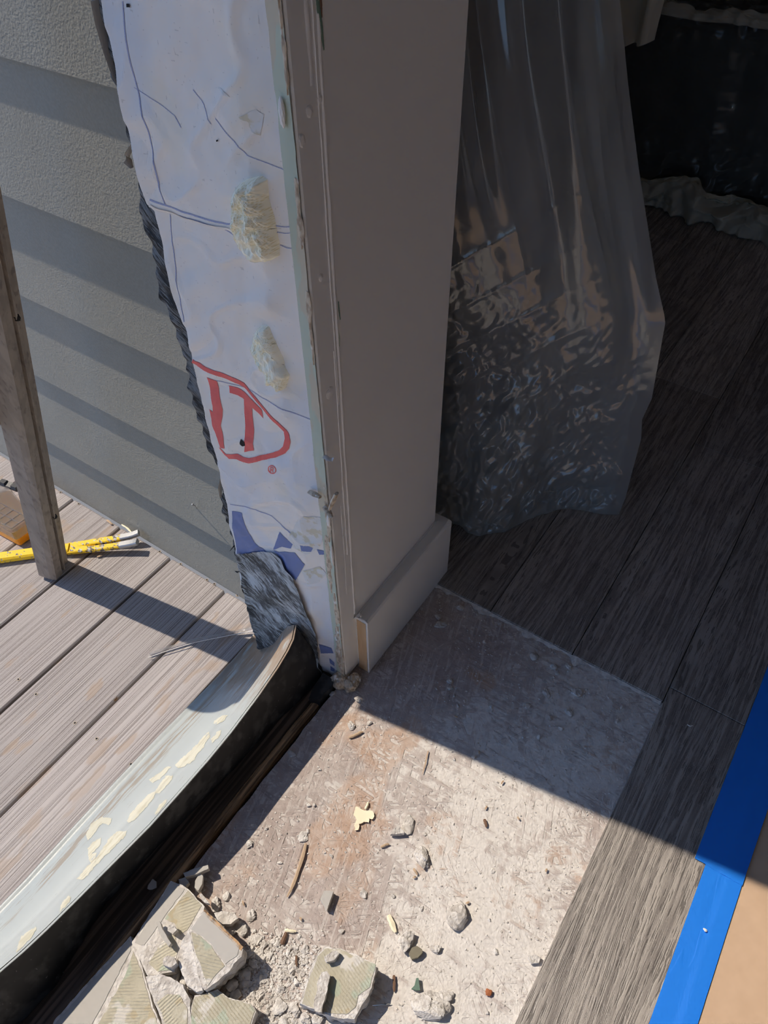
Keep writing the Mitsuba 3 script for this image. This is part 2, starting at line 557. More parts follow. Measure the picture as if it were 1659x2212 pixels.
def bar_color(p, n, uv):
    t = fbm(p.x * 150, p.y * 260, p.z * 150, octaves=4)
    worn = smoothstep(-0.665, -0.60, p.x)
    w = smoothstep(0.58, 0.61, t + 0.15 * worn - 0.07)
    steel = mix((0.13, 0.11, 0.10), (0.46, 0.46, 0.46), smoothstep(0.4, 0.65, noise(p.x * 300, p.y * 300)))
    return mix((0.80, 0.53, 0.02), steel, w)


mat('m_bar', proc(bar_color), 0.4)
mat('m_steel', (0.42, 0.43, 0.44), 0.35, metallic=0.7)
mat('m_orange', (0.85, 0.33, 0.01), 0.35)
mat('m_black_plastic', (0.045, 0.047, 0.052), 0.45)
mat('m_void', (0.02, 0.02, 0.02), 0.9)
mat('m_white_wall', (0.60, 0.60, 0.60), 0.8)
mat('m_ceiling', (0.70, 0.70, 0.70), 0.9)
mat('m_splinter', (0.46, 0.34, 0.23), 0.8)
mat('m_splinter_dark', (0.17, 0.10, 0.065), 0.8)
mat('m_cream', (0.84, 0.77, 0.56), 0.6)
mat('m_green_chip', (0.13, 0.20, 0.155), 0.8)
mat('m_olive', (0.20, 0.18, 0.13), 0.8)
mat('m_rust_chip', (0.33, 0.11, 0.04), 0.7)
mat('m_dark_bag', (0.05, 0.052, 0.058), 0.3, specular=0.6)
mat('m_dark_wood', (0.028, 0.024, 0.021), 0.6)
scene['m_film'] = {'type': 'principledthin', 'base_color': {'type': 'rgb', 'value': [0.80, 0.83, 0.82]}, 'roughness': 0.13, 'spec_trans': 0.70, 'diff_trans': 0.9, 'eta': 1.85}
scene['m_film_thin'] = {'type': 'principledthin', 'base_color': {'type': 'rgb', 'value': [0.80, 0.83, 0.80]}, 'roughness': 0.16, 'spec_trans': 0.90, 'diff_trans': 0.9, 'eta': 1.3}
scene['m_film_thick'] = {'type': 'principledthin', 'base_color': {'type': 'rgb', 'value': [0.80, 0.76, 0.64]}, 'roughness': 0.35, 'spec_trans': 0.30, 'diff_trans': 0.9, 'eta': 1.5}
scene['m_clear'] = {'type': 'principledthin', 'base_color': {'type': 'rgb', 'value': [0.90, 0.90, 0.90]}, 'roughness': 0.10, 'spec_trans': 0.86, 'diff_trans': 0.9, 'eta': 1.5}

# ------------------------------------------------------------------ the setting: shell of the room
ZD, YC, XC, LW, SY = -0.0816, 0.2457, 0.4301, 0.259, 0.0734
DT, BH, BT, B0, T1, T2 = 0.0148, 0.145, 0.0205, 0.034, 0.5634, 0.6114
WX = -0.185                      # outer face of the wall with the opening
HEAD = 2.08


def struct(name, mesh, bsdf, label=None, smooth=False):
    k = obj(name, mesh, bsdf, smooth=smooth)
    return tag(k, label, None, None, 'structure')


# wall with the opening: the end that the photograph shows
wall = tag(key_for('wall_left'), 'taupe painted wall end beside the opening, its raw edge stripped of trim', kind='structure')
obj('stud', box(WX + 0.004, -DT - 0.0005, 0.004, LW - 0.013, -0.10, 2.6), 'm_sill_wood', wall)
# drywall: painted face
obj('painted_face', box(-DT * 0.75, 0.0, 0.0012, LW, 0.012, 2.6, 0.0015), 'm_taupe', wall)


def edge_mesh():
    z = np.arange(0.0, 2.6, 0.006)

    def fn(u, v):
        zz = 0.010 + v * 2.55
        x = -DT - 0.0004 + u * (DT + 0.0002)
        amp = 0.0006 + 0.0012 * (zz < 0.5)
        y = -0.0012 - amp * meshkit.fbm(np.stack([x * 200, zz * 60, zz * 0], -1), 3, 3)
        x = x + np.where(u > 0.95, -0.0012 * meshkit.fbm(np.stack([zz * 90, zz * 0, zz * 0], -1), 3, 5), 0)
        return np.stack([x, y, zz], -1)
    return grid(fn, 9, 420)


obj('drywall_edge', edge_mesh(), 'm_green_edge', wall, smooth=True)


# torn kraft paper and gypsum along the lower edge
def torn_strip(z0, z1, x0, x1, seed, depth=0.0014):
    def fn(u, v):
        zz = z0 + v * (z1 - z0)
        w = np.sin(np.pi * np.clip(v, 0, 1)) ** 0.4
        j = (meshkit.fbm(np.stack([zz * 70, zz * 0, zz * 0], -1), 3, seed) - 0.5) * 0.008
        x = x0 + (x1 - x0) * (0.5 + (u - 0.5) * w) + j * (u - 0.4)
        y = -0.0015 - depth * np.sin(np.pi * u) * (0.4 + meshkit.fbm(np.stack([x * 500, zz * 130, zz * 0], -1), 3, seed + 1))
        return np.stack([x, y, zz], -1)
    return grid(fn, 9, 90)


for i, (z0, z1, x0, x1) in enumerate([(0.006, 0.16, -DT, 0.0), (0.15, 0.245, -0.010, 0.0003), (0.235, 0.36, -DT - 0.001, -0.003), (0.35, 0.45, -0.009, 0.0005), (0.62, 0.70, -0.005, 0.0003), (0.74, 0.80, -0.006, 0.0003), (0.86, 0.93, -0.0045, 0.0003)]):
    obj('torn_paper', torn_strip(z0, z1, x0, x1, 20 + i), 'm_torn', wall, smooth=40)
# white gypsum showing in the torn edge
for px, py, w, h in [(718, 1200, 0.0018, 0.020), (710, 1125, 0.0025, 0.012), (609, 243, 0.0026, 0.011)]:
    c = at(px, py, 1, -0.004)
    m = trimesh.creation.icosphere(3)
    m.vertices = m.vertices * (1 + 0.5 * (meshkit.fbm(m.vertices * 3, 3, 4)[:, None] - 0.5)) * [w, 0.0022, h] + c
    obj('gypsum', m, 'm_white_caulk', wall, smooth=40)
# curls of torn paper standing off the edge
for pts, r in [([(668, 1062), (680, 1068), (692, 1074)], 0.004), ([(727, 1066), (720, 1082), (712, 1100)], 0.0045), ([(700, 1094), (710, 1106), (716, 1118)], 0.004)]:
    P = np.array([at(x, y, 1, -0.006 - 0.002 * i) for i, (x, y) in enumerate(pts)])
    obj('paper_curl', tube(P, [r * 0.8, r, r * 0.6], 7, 0.6), 'm_torn', wall, smooth=50)
P = np.array([at(700, 985, 0, 0.002), at(708, 991, 0, 0.007), at(717, 993, 0, 0.010), at(721, 989, 0, 0.012)])
obj('paper_curl', tube(P, [0.003, 0.0035, 0.003, 0.001], 6, 0.3), 'm_white_caulk', wall, smooth=50)
# broken foot of the corner
for i, (px, py, s) in enumerate([(733, 1472, (0.012, 0.010, 0.016)), (757, 1476, (0.011, 0.012, 0.013)), (768, 1466, (0.008, 0.007, 0.010)), (722, 1468, (0.006, 0.006, 0.010)), (745, 1465, (0.007, 0.008, 0.012))]):
    c = at(px, py, 2, 0.010)
    m = trimesh.creation.icosphere(3)
    m.vertices = m.vertices * (0.6 + 0.9 * meshkit.fbm(m.vertices * 2.2 + i * 5, 3, 6 + i)[:, None]) * s + c
    obj('broken_foot', m, 'm_torn', wall, smooth=30)


# ridges of old caulk and paint where the door trim was
def ridge(y0, y1, w, h, seed, mesh_z0, mesh_z1):
    def fn(u, v):
        zz = mesh_z0 + v * (mesh_z1 - mesh_z0)
        yc = y0 + (y1 - y0) * v + 0.0016 * (meshkit.fbm(np.stack([zz * 16, zz * 0, zz * 0], -1), 3, seed) - 0.5)
        ww = w * (0.55 + 0.9 * meshkit.fbm(np.stack([zz * 40, zz * 0 + 3, zz * 0], -1), 3, seed))
        y = yc + (u - 0.5) * ww
        x = -0.0002 + h * np.sin(np.pi * u) ** 0.7 * (0.5 + meshkit.fbm(np.stack([y * 300, zz * 60, zz * 0], -1), 3, seed))
        return np.stack([x, y, zz], -1)
    return grid(fn, 7, 260)


obj('paint_ridge', ridge(0.0325, 0.0385, 0.0036, 0.0016, 31, 0.155, 1.6), 'm_taupe_light', wall, smooth=60)
obj('paint_ridge', ridge(0.0255, 0.0275, 0.0018, 0.0012, 33, 0.30, 0.62), 'm_taupe_light', wall, smooth=60)
obj('paint_ridge', ridge(0.0185, 0.0200, 0.0008, 0.0008, 35, 0.22, 0.40), 'm_taupe_light', wall, smooth=60)
obj('paint_ridge', ridge(0.0245, 0.0265, 0.0065, 0.0010, 37, 0.86, 1.6), 'm_taupe_light', wall, smooth=60)
obj('paint_ridge', ridge(0.0290, 0.0300, 0.0010, 0.0012, 39, 0.55, 0.95), 'm_taupe_light', wall, smooth=60)
for pts, r, mm in [([(684, -30), (688, 20), (694, 60), (700, 108)], [0.0016, 0.0022, 0.0020, 0.0006], 'm_green_chip'), ([(690, -30), (693, 10), (695, 38)], [0.0012, 0.0016, 0.0008], 'm_splinter_dark'), ([(731, 652), (733, 672), (735, 690)], [0.0006, 0.001, 0.0006], 'm_green_chip'), ([(729, 712), (732, 730), (732, 748)], [0.0014, 0.0020, 0.0016], 'm_green_edge')]:
    P = [at(x, y, 0, 0.0006) for x, y in pts]
    obj('bare_green_strip', tube(P, r, 6, 0.5), mm, wall, smooth=50)
for px, py, r in [(668, 240, 0.004), (652, 305, 0.004), (693, 600, 0.003), (690, 215, 0.003), (712, 848, 0.006)]:
    c = at(px, py, 0, 0.0)
    m = trimesh.creation.icosphere(2)
    m.vertices = m.vertices * (0.5 + meshkit.fbm(m.vertices * 2.5 + px, 3, 2)[:, None]) * [0.0012, r, r * 1.2] + c
    obj('nail_scar', m, 'm_taupe_light', wall, smooth=40)
# rest of that wall: over the opening and beyond it, all out of the picture
obj('header', box(WX, 0.0, -2.3, 0.0, HEAD, 2.6), 'm_white_wall', wall)
obj('far_pier', box(WX, 0.0, -4.0, -2.3, -0.1, 2.6), 'm_white_wall', wall)

# siding wall, board by board
sidew = tag(key_for('wall_exterior'), 'grey green lap siding wall above the deck', kind='structure')
zs = [ZD, 0.0794, 0.2712, 0.4540, 0.6291, 0.8036, 0.980, 1.157, 1.334, 1.511, 1.688, 1.865, 2.042, 2.22, 2.397, 2.6]
lap = [0.0092, 0.0086, 0.0114, 0.0145, 0.0087] + [0.0090] * 11
yb = SY - 0.004
for i in range(len(zs) - 1):
    z0, z1, sl = zs[i], zs[i + 1], 0.0070
    yt = yb + sl
    x0, x1, th = -3.2, WX + 0.001, 0.0075
    prof = [(yb, z0), (yb + th, z0), (yt + th * 0.6, z1 + 0.025), (yt + 0.0003, z1 + 0.025)]
    v = np.array([(x, y, z) for x in (x0, x1) for y, z in prof])
    hull = trimesh.convex.convex_hull(v)
    obj('siding_board', hull, 'm_siding', sidew)
    yb = yt - lap[i] if i < len(lap) else yt - 0.007
obj('backing', box(-3.2, WX + 0.004, SY + 0.012, LW - 0.012, -0.1, 2.6), 'm_void', sidew)
obj('inner_face', box(-3.2, -0.0002, LW - 0.0125, LW - 0.0002, 0.0, 2.6), 'm_taupe', sidew)
# the walls, ceiling of the dim room
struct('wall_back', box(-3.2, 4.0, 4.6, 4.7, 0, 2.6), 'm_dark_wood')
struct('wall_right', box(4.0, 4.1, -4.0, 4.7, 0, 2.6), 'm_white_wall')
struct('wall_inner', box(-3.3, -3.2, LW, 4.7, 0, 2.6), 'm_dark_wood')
struct('wall_front', cat_mesh([box(0.0, 0.4, -4.1, -4.0, 0, 2.6), box(2.6, 4.0, -4.1, -4.0, 0, 2.6), box(0.4, 2.6, -4.1, -4.0, 2.2, 2.6)]), 'm_white_wall')
struct('ceiling', cat_mesh([box(WX, 4.1, -4.1, 4.7, 2.6, 2.7), box(-3.3, WX, SY, 4.7, 2.6, 2.7)]), 'm_ceiling')

# baseboard
base = tag(key_for('baseboard_left'), 'taupe baseboard with a raw cut end at the foot of the wall', kind='structure')
zb = 0.003


def board_profile():
    return np.array([(0, zb), (BT, zb), (BT, BH - 0.006), (BT - 0.002, BH - 0.001), (BT - 0.004, BH), (0, BH + 0.001)])


pr = board_profile()
path = np.array([[0, B0, 0], [0, LW + 0.0, 0]])
v = []
for x, z in pr:
    v += [(x, B0, z), (x, LW + x, z)]
obj('painted_board', trimesh.convex.convex_hull(np.array(v)), 'm_taupe', base)
v = []
for x, z in pr:
    v += [(x, LW + x, z), (-2.2, LW + x, z)]
obj('painted_board', trimesh.convex.convex_hull(np.array(v)), 'm_taupe', base)
v = []
for x, z in pr:
    xx = np.clip(x, 0.0022, BT - 0.0022)
    zz = np.clip(z, zb + 0.001, BH - 0.0045)
    v += [(xx, B0 - 0.0006, zz), (xx, B0 + 0.02, zz)]
obj('cut_end', trimesh.convex.convex_hull(np.array(v)), 'm_mdf', base)
tag(base + '__cut_end', 'bare tan fibreboard end')
# torn caulk on the top of the cut end, and the worn paint rim
P = [at(762, 1338, 1, B0 - 0.001), at(770, 1331, 1, B0 - 0.003), at(777, 1327, 1, B0 - 0.002), at(781, 1331, 1, B0 + 0.001), at(778, 1336, 1, B0 - 0.001)]
obj('caulk_curl', tube(P, [0.0015, 0.003, 0.0035, 0.002, 0.001], 6, 0.45), 'm_white_caulk', base, smooth=50)
P = [at(776, 1336, 1, B0 - 0.001), at(786, 1340, 1, B0 - 0.001), at(793, 1347, 1, B0 - 0.001), at(795, 1390, 1, B0 - 0.001), at(797, 1452, 1, B0 - 0.001)]
obj('paint_rim', tube(P, [0.0012, 0.0016, 0.0014, 0.0010, 0.0012], 6), 'm_white_caulk', base, smooth=50)
P = [(0.001, B0 + 0.004 + t * (LW - B0 - 0.004), BH + 0.001) for t in np.linspace(0, 1, 12)]
obj('caulk_line', tube(P, 0.0022, 6), 'm_taupe', base, smooth=50)


# ------------------------------------------------------------------ house wrap on the jamb
def crumple(P, f, seed, k=6):
    """Flat facets and sharp creases: triangle waves in random directions over warped points."""
    rr = np.random.default_rng(seed)
    w = np.stack([meshkit.fbm(P * f * 0.45 + 7 * j, 2, seed + j) for j in range(3)], -1) * (1.1 / f)
    out = 0
    for _ in range(k):
        d = rr.normal(size=3)
        d /= np.linalg.norm(d)
        t = (P + w) @ d * f * rr.uniform(0.6, 1.5) + rr.random()
        out = out + np.abs(t - np.floor(t) - 0.5) * 2
    return out / k - 0.5


def wrap_h(x, z):
    """How far the wrap stands off the jamb plane (towards -y)."""
    x, z = np.asarray(x, float), np.asarray(z, float)
    a = x * 0.8 + z * 0.6
    b = -x * 0.6 + z * 0.8
    h = 0.0075 * np.abs(meshkit.fbm(np.stack([a * 7, b * 15, a * 0 + 1], -1), 3, 11) - 0.5) * 2
    h = h + 0.0035 * meshkit.fbm(np.stack([x * 26, z * 20, x * 0], -1), 3, 12)
    c = 1 - np.abs(meshkit.noise(np.stack([a * 17 + 3, b * 30, a * 0], -1), 15) - 0.5) * 2
    h = h + 0.0022 * np.clip(c - 0.75, 0, 1) * 4 * 0.8
    Q = np.stack([x, z, x * 0], -1)
    h = h + 0.0040 * (crumple(Q * [1.0, 0.8, 1], 11, 301, 3) + 0.25) + 0.0015 * (crumple(Q, 34, 302, 4) + 0.3)
    # the upper sheet laps over the lower one
    zl = LAPZ0 + (x + 0.175) * LAPK
    h = h + 0.0020 / (1 + np.exp(np.clip(-(z - zl) / 0.0007, -40, 40)))
    # long sag folds
    h = h + 0.0030 * np.exp(-((b - 0.86) / 0.018) ** 2) + 0.0026 * np.exp(-((b - 0.57) / 0.012) ** 2)
    h = h * (0.06 + 0.94 * np.clip((-DT - x) / 0.030, 0, 1))
    return h + 0.0008


pa, pb = at(330, 440, 1, 0), at(520, 492, 1, 0)
LAPK = (pb[2] - pa[2]) / (pb[0] - pa[0])
LAPZ0 = pa[2] - (pa[0] + 0.175) * LAPK
wl_px = [(205, -150), (235, 0), (262, 130), (283, 260), (305, 340), (318, 400), (328, 437), (342, 452), (365, 560), (385, 640), (405, 690), (417, 725), (425, 780), (435, 830), (450, 885),
         (462, 935), (470, 965), (480, 1010), (490, 1060), (500, 1110), (508, 1150), (515, 1195), (540, 1300), (552, 1350)]
wl = ats(wl_px, 1, 0)
wl = wl[np.argsort(wl[:, 2])]
WRAPX = lambda z: np.interp(z, wl[:, 2], wl[:, 0])


def wrap_fn(u, v):
    z = 0.002 + v * 1.5
    x0 = WRAPX(z) + 0.0015 * (meshkit.fbm(np.stack([z * 60, z * 0, z * 0], -1), 3, 8) - 0.5)
    x = x0 + (-DT + 0.0005 - x0) * u
    return np.stack([x, -wrap_h(x, z), z], -1)


wrap = tag(obj('house_wrap', grid(wrap_fn, 70, 520), 'm_wrap', smooth=True), 'white wrinkled house wrap with a red logo on the end of the stripped wall', 'house wrap')


def decal(name, poly_px, bsdf, label=None, holes=None, parent=wrap, size=0.0035, off=0.0006):
    P = ats(poly_px, 1, -0.003)[:, [0, 2]]
    pg = Polygon(P).buffer(0)
    for h in holes or ():
        pg = pg.difference(Polygon(ats(h, 1, -0.003)[:, [0, 2]]))
    lim = Polygon([(WRAPX(z) + 0.0006, z) for z in np.arange(0.003, 1.4, 0.01)] + [(-DT, 1.4), (-DT, 0.003)])
    pg = pg.intersection(lim)
    ms = []
    for g in getattr(pg, 'geoms', [pg]):
        if g.is_empty or g.area < 1e-7:
            continue
        v, f = trimesh.creation.triangulate_polygon(g, engine='earcut')
        v3, f = trimesh.remesh.subdivide_to_size(np.c_[v, np.zeros(len(v))], f, size, max_iter=12)
        x, z = v3[:, 0], v3[:, 1]
        ms.append(trimesh.Trimesh(np.c_[x, -wrap_h(x, z) - off, z], f, process=False))
    if not ms:
        return None
    k = obj(name, cat_mesh(ms), bsdf, parent, smooth=True)
    if label:
        tag(k, label)
    return k


def stroke(pts, w):
    """Outline in pixels of a line w pixels wide."""
    return list(LineString(pts).buffer(w / 2, cap_style='flat', join_style='round').exterior.coords)[:-1]


def zz(x, y):                    # a reading from the enlarged crop (380..680, 720..1060)
    return (380 + x * 300 / 1659, 720 + y * 340 / 1880)


outer = [zz(x, y) for x, y in [(235, 285), (270, 305), (400, 375), (600, 455), (740, 515), (830, 575), (910, 680), (1000, 770), (1100, 880), (1200, 1000), (1290, 1110), (1350, 1200), (1378, 1290), (1360, 1370), (1310, 1430), (1200, 1475), (1000, 1510), (900, 1527), (830, 1510), (755, 1478), (655, 1482), (600, 1425), (545, 1350), (495, 1300)]]
inner = [zz(x, y) for x, y in [(225, 330), (300, 380), (440, 450), (600, 520), (760, 595), (840, 650), (930, 740), (1030, 850), (1120, 960), (1220, 1080), (1290, 1175), (1308, 1250), (1290, 1340), (1240, 1390), (1120, 1430), (1000, 1448), (900, 1468), (830, 1455), (750, 1420), (620, 1420), (560, 1352), (500, 1322)]]
ring = outer + inner[::-1]
decal('logo_outline', ring, 'm_print_red', 'red rounded outline of the printed logo')
decal('logo_letter', [zz(x, y) for x, y in [(400, 503), (508, 555), (545, 745), (580, 905), (575, 1000), (560, 1090), (590, 1220), (610, 1352), (560, 1345), (520, 1230), (460, 1090), (425, 890), (462, 925), (462, 850), (430, 700)]], 'm_print_red', 'red printed letter I')
decal('logo_letter', [zz(x, y) for x, y in [(640, 618), (740, 645), (830, 700), (930, 780), (1045, 895), (1058, 1003), (1000, 950), (915, 880), (908, 980), (920, 1080), (938, 1160), (940, 1300), (948, 1385), (835, 1403), (845, 1280), (838, 1100), (818, 950), (810, 785), (740, 735), (655, 700)]], 'm_print_red', 'red printed letter T')
c0, r0 = zz(1166, 1612), 9.3
circ = lambda r: [(c0[0] + r * math.cos(t), c0[1] + r * math.sin(t)) for t in np.linspace(0, 2 * math.pi, 28)[:-1]]
decal('registered_mark', circ(r0 + 0.6), 'm_print_red', 'small red registered sign', holes=[circ(r0 - 1.2)], size=0.002)
RP = [stroke([zz(1140, 1650), zz(1152, 1577)], 1.8), stroke([zz(1150, 1580), zz(1178, 1582), zz(1188, 1598), zz(1176, 1612), zz(1148, 1612)], 1.8), stroke([zz(1165, 1612), zz(1184, 1650)], 1.8)]
for r in RP:
    decal('registered_mark', r, 'm_print_red', size=0.002, off=0.0009)
for pts, w in [([(275, 0), (283, 60), (297, 140), (312, 210), (328, 280), (342, 350), (352, 405), (363, 438)], 2.4), ([(370, 458), (374, 520), (384, 580), (398, 660), (405, 690)], 1.6), ([(330, 428), (370, 442), (440, 462), (500, 478), (520, 478)], 3.4),
               ([(395, 462), (440, 472), (490, 488), (526, 513)], 2.0), ([(594, 486), (612, 491), (630, 492)], 2.2), ([(596, 500), (615, 505), (630, 505)], 1.6), ([(604, 530), (618, 537), (632, 539)], 1.8),
               ([(470, 820), (540, 838), (600, 868), (640, 892), (668, 908)], 1.6), ([(500, 1087), (540, 1095), (590, 1112), (632, 1148)], 1.4), ([(478, 250), (545, 330), (600, 362), (618, 372)], 1.5), ([(425, 190), (450, 220), (470, 262)], 1.2), ([(300, 185), (345, 215), (385, 245), (400, 272)], 1.3)]:
    decal('print_line', stroke(pts, w), 'm_print_line', size=0.004, off=0.0004)
for poly in [[(503, 1102), (525, 1106), (538, 1148), (552, 1172), (576, 1192), (572, 1204), (540, 1202), (514, 1194)], [(606, 1147), (636, 1172), (632, 1181), (612, 1178), (592, 1186)], [(592, 1188), (640, 1190), (662, 1216), (645, 1247), (628, 1232), (612, 1208)],
             [(652, 1174), (668, 1176), (678, 1182), (674, 1190), (655, 1186)], [(685, 1186), (704, 1194), (704, 1200), (690, 1198)], [(692, 1388), (716, 1400), (720, 1412), (696, 1408)], [(712, 1420), (722, 1432), (722, 1440), (714, 1432)], [(714, 1438), (722, 1446), (722, 1452), (714, 1448)]]:
    decal('blue_print', poly, 'm_print_blue')
for poly in [[(640, 1130), (660, 1110), (690, 1118), (700, 1150), (690, 1185), (665, 1195), (640, 1180), (620, 1172)], [(530, 245), (560, 232), (572, 246), (568, 290), (552, 282), (545, 258)], [(478, 185), (500, 190), (512, 205), (498, 200)], [(600, 240), (612, 225), (618, 265), (608, 262)], [(655, 1230), (690, 1222), (704, 1240), (690, 1260), (668, 1258)]]:
    pp = densify(np.array(poly, float), 5, 4.0, 3)
    decal('glue_stain', pp, 'm_glue', off=0.0005)
decal('screw_hole', [zz(x, y) for x, y in [(800, 1240), (850, 1275), (846, 1325), (815, 1332), (790, 1300)]], 'm_void', 'dark screw hole in the wrap', off=0.0010)
decal('screw_hole', circ(0) if 0 else [(481, 296), (485, 294), (486, 298), (482, 299)], 'm_void', off=0.0010)
decal('screw_hole', [(284, 4), (291, 5), (292, 12), (285, 12)], 'm_void', off=0.0010)
# strip of loose upper sheet edge at the lap
for pts, w in [([(330, 440), (345, 448), (400, 466), (470, 482), (520, 492)], 6.0)]:
    decal('lap_edge', stroke(pts, w), 'm_wrap', off=0.0014)

# spray foam left on the wrap
for poly, hgt, lab in [([(527, 392), (540, 382), (566, 379), (577, 388), (580, 430), (590, 470), (597, 520), (599, 556), (585, 563), (560, 558), (541, 543), (527, 512), (518, 480), (521, 455), (519, 425), (524, 410)], 0.017, 'large cream lump of spray foam stuck high on the house wrap'),
                       ([(556, 712), (566, 702), (580, 706), (592, 732), (604, 762), (613, 790), (624, 812), (618, 838), (608, 842), (596, 826), (585, 832), (574, 800), (556, 778), (544, 748), (548, 726)], 0.011, 'smaller cream lump of spray foam just above the red logo')]:
    P = ats(poly, 1, -0.006)[:, [0, 2]]
    m = blob(P, hgt, 0.009, lambda v, h: np.c_[v[:, 0], -wrap_h(v[:, 0], v[:, 1]) - h, v[:, 1]], 0.0028, 0.35, len(poly), 150)
    tag(obj('foam_lump', m, 'm_foam', smooth=50), lab, 'spray foam')

# ------------------------------------------------------------------ black flashing tape round the jamb
memb = thing('flashing_tape', 'torn black fibrous flashing tape round the foot and outer edge of the jamb', 'flashing tape')
fl_px = [(160, -150), (196, 0), (222, 90), (246, 170), (262, 205), (275, 225), (280, 270), (290, 330), (295, 370), (302, 430), (312, 480), (326, 520), (336, 560), (342, 600), (352, 640), (370, 672), (384, 705), (390, 745), (400, 790), (408, 830), (420, 860), (430, 900), (440, 940), (455, 975), (470, 1000), (478, 1030), (478, 1075), (486, 1110), (498, 1150), (506, 1185), (516, 1210)]
fl = ats(fl_px, 1, 0.004)
fl = fl[np.argsort(fl[:, 2])]


def flap_fn(u, v):
    z = 0.16 + v * 1.25
    x0 = np.interp(z, fl[:, 2], fl[:, 0]) + 0.004 * (meshkit.fbm(np.stack([z * 80, z * 0, z * 0], -1), 3, 21) - 0.5)
    x1 = WRAPX(z) + 0.010
    x = x0 + (x1 - x0) * u
    y = 0.003 + (1 - u) * 0.006 * (meshkit.fbm(np.stack([z * 28, u * 2, z * 0], -1), 3, 22) - 0.5) * 2 + 0.0015 * np.sin(z * 260 + u * 6) * (1 - u)
    return np.stack([x, y, z], -1)


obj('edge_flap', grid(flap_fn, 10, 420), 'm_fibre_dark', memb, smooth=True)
# thin white backing left along its torn edge
P = [at(x, y, 1, 0.001) for x, y in [(205, 0), (216, 50), (232, 110), (248, 165), (262, 200)]]
obj('backing_strip', tube(P, [0.0045, 0.005, 0.0045, 0.003, 0.001], 6, 0.2), 'm_paper_grey', memb, smooth=50)
P = [at(x, y, 1, 0.0) for x, y in [(285, 312), (277, 330), (276, 348), (285, 363)]]
obj('backing_strip', tube(P, [0.002, 0.005, 0.005, 0.002], 6, 0.3), 'm_paper_grey', memb, smooth=50)
P = [at(x, y, 1, 0.0) for x, y in [(476, 1012), (479, 1030), (475, 1050), (477, 1075)]]
obj('backing_strip', tube(P, [0.002, 0.003, 0.004, 0.002], 6, 0.3), 'm_paper_grey', memb, smooth=50)
# upstand on the face of the jamb
up_l = ats([(516, 1192), (523, 1215), (530, 1240), (538, 1290), (548, 1330), (556, 1362), (565, 1395)], 1, -0.005)
up_r = ats([(588, 1192), (612, 1206), (626, 1224), (640, 1242), (652, 1272), (664, 1300), (679, 1340), (690, 1385), (696, 1430), (700, 1452)], 1, -0.005)


def interp3(P, t):
    d = np.r_[0, np.cumsum(np.linalg.norm(np.diff(P, axis=0), axis=1))]
    d /= d[-1]
    return np.stack([np.interp(t, d, P[:, k]) for k in range(3)], -1)


def up_fn(u, v):
    a, b = interp3(up_l, v), interp3(up_r, v)
    P = a + (b - a) * u[..., None]
    P[..., 1] = -wrap_h(P[..., 0], P[..., 2]) - 0.0016 - 0.004 * meshkit.fbm(np.stack([P[..., 0] * 30, P[..., 2] * 30, u * 0], -1), 3, 24) - 0.004 * (np.exp(-((u) / 0.05) ** 2) + np.exp(-((1 - u) / 0.06) ** 2) * meshkit.noise(np.stack([v * 12, v * 0, v * 0], -1), 3))
    e = 0.003 * (meshkit.fbm(np.stack([v * 30, u * 0, u * 0], -1), 3, 25) - 0.5)
    P[..., 0] += e * (np.exp(-u / 0.06) + np.exp(-(1 - u) / 0.06))
    P[..., 2] += 0.006 * (meshkit.fbm(np.stack([u * 9, u * 0, u * 0], -1), 3, 26) - 0.5) * np.exp(-v / 0.05)
    return P


obj('jamb_upstand', grid(up_fn, 50, 80), 'm_fibre', memb, smooth=True)
P = up_l[:6] + [0.0005, -0.006, 0]
obj('torn_lip', tube(P, [0.001, 0.002, 0.0025, 0.003, 0.0035, 0.002], 6, 0.4), 'm_paper_grey', memb, smooth=50)
for pts in [[(520, 1232), (514, 1236), (508, 1234)], [(528, 1262), (524, 1272), (526, 1280)], [(533, 1250), (527, 1258), (524, 1266)], [(505, 1180), (500, 1186), (497, 1190)]]:
    P = [at(x, y, 1, -0.004) for x, y in pts]
    obj('loose_shred', tube(P, [0.0022, 0.002, 0.0008], 5, 0.4), 'm_membrane', memb, smooth=50)

# ------------------------------------------------------------------ the bent sill flashing
edge_px = [(640, 1349), (634, 1380), (622, 1405), (600, 1442), (560, 1500), (500, 1580), (450, 1641), (400, 1698), (325, 1782), (250, 1858), (175, 1934), (100, 2008), (50, 2055), (0, 2098), (-60, 2150)]
edge = []
for k, (x, y) in enumerate(edge_px):
    a0, a1 = at(x, y, 2, 0.0), at(x, y, 2, 0.1)
    xs = 0.0305 if a0[1] > -0.30 else np.interp(a0[1], [-0.62, -0.48, -0.30], [0.003, 0.0075, 0.0295])
    z = (xs - a0[0]) / (SUNX + (a1[0] - a0[0]) / 0.1)
    edge.append(a0 + (a1 - a0) * z / 0.1)
edge = np.vstack([edge, [[-0.088, -0.95, 0.096], [-0.088, -1.30, 0.094]]])
low_px = [(560, 1362), (536, 1392), (508, 1424), (470, 1466), (423, 1514), (340, 1598), (250, 1692), (155, 1795), (60, 1900), (0, 1962), (-90, 2055)]
low = np.vstack([ats(low_px, 2, ZD + 0.009), [[-0.2275, -0.95, ZD + 0.009], [-0.2275, -1.30, ZD + 0.009]]])
NL = 420
flash = thing('sill_flashing', 'long pale painted sill flashing bent up off the deck, its paint peeling', 'flashing')


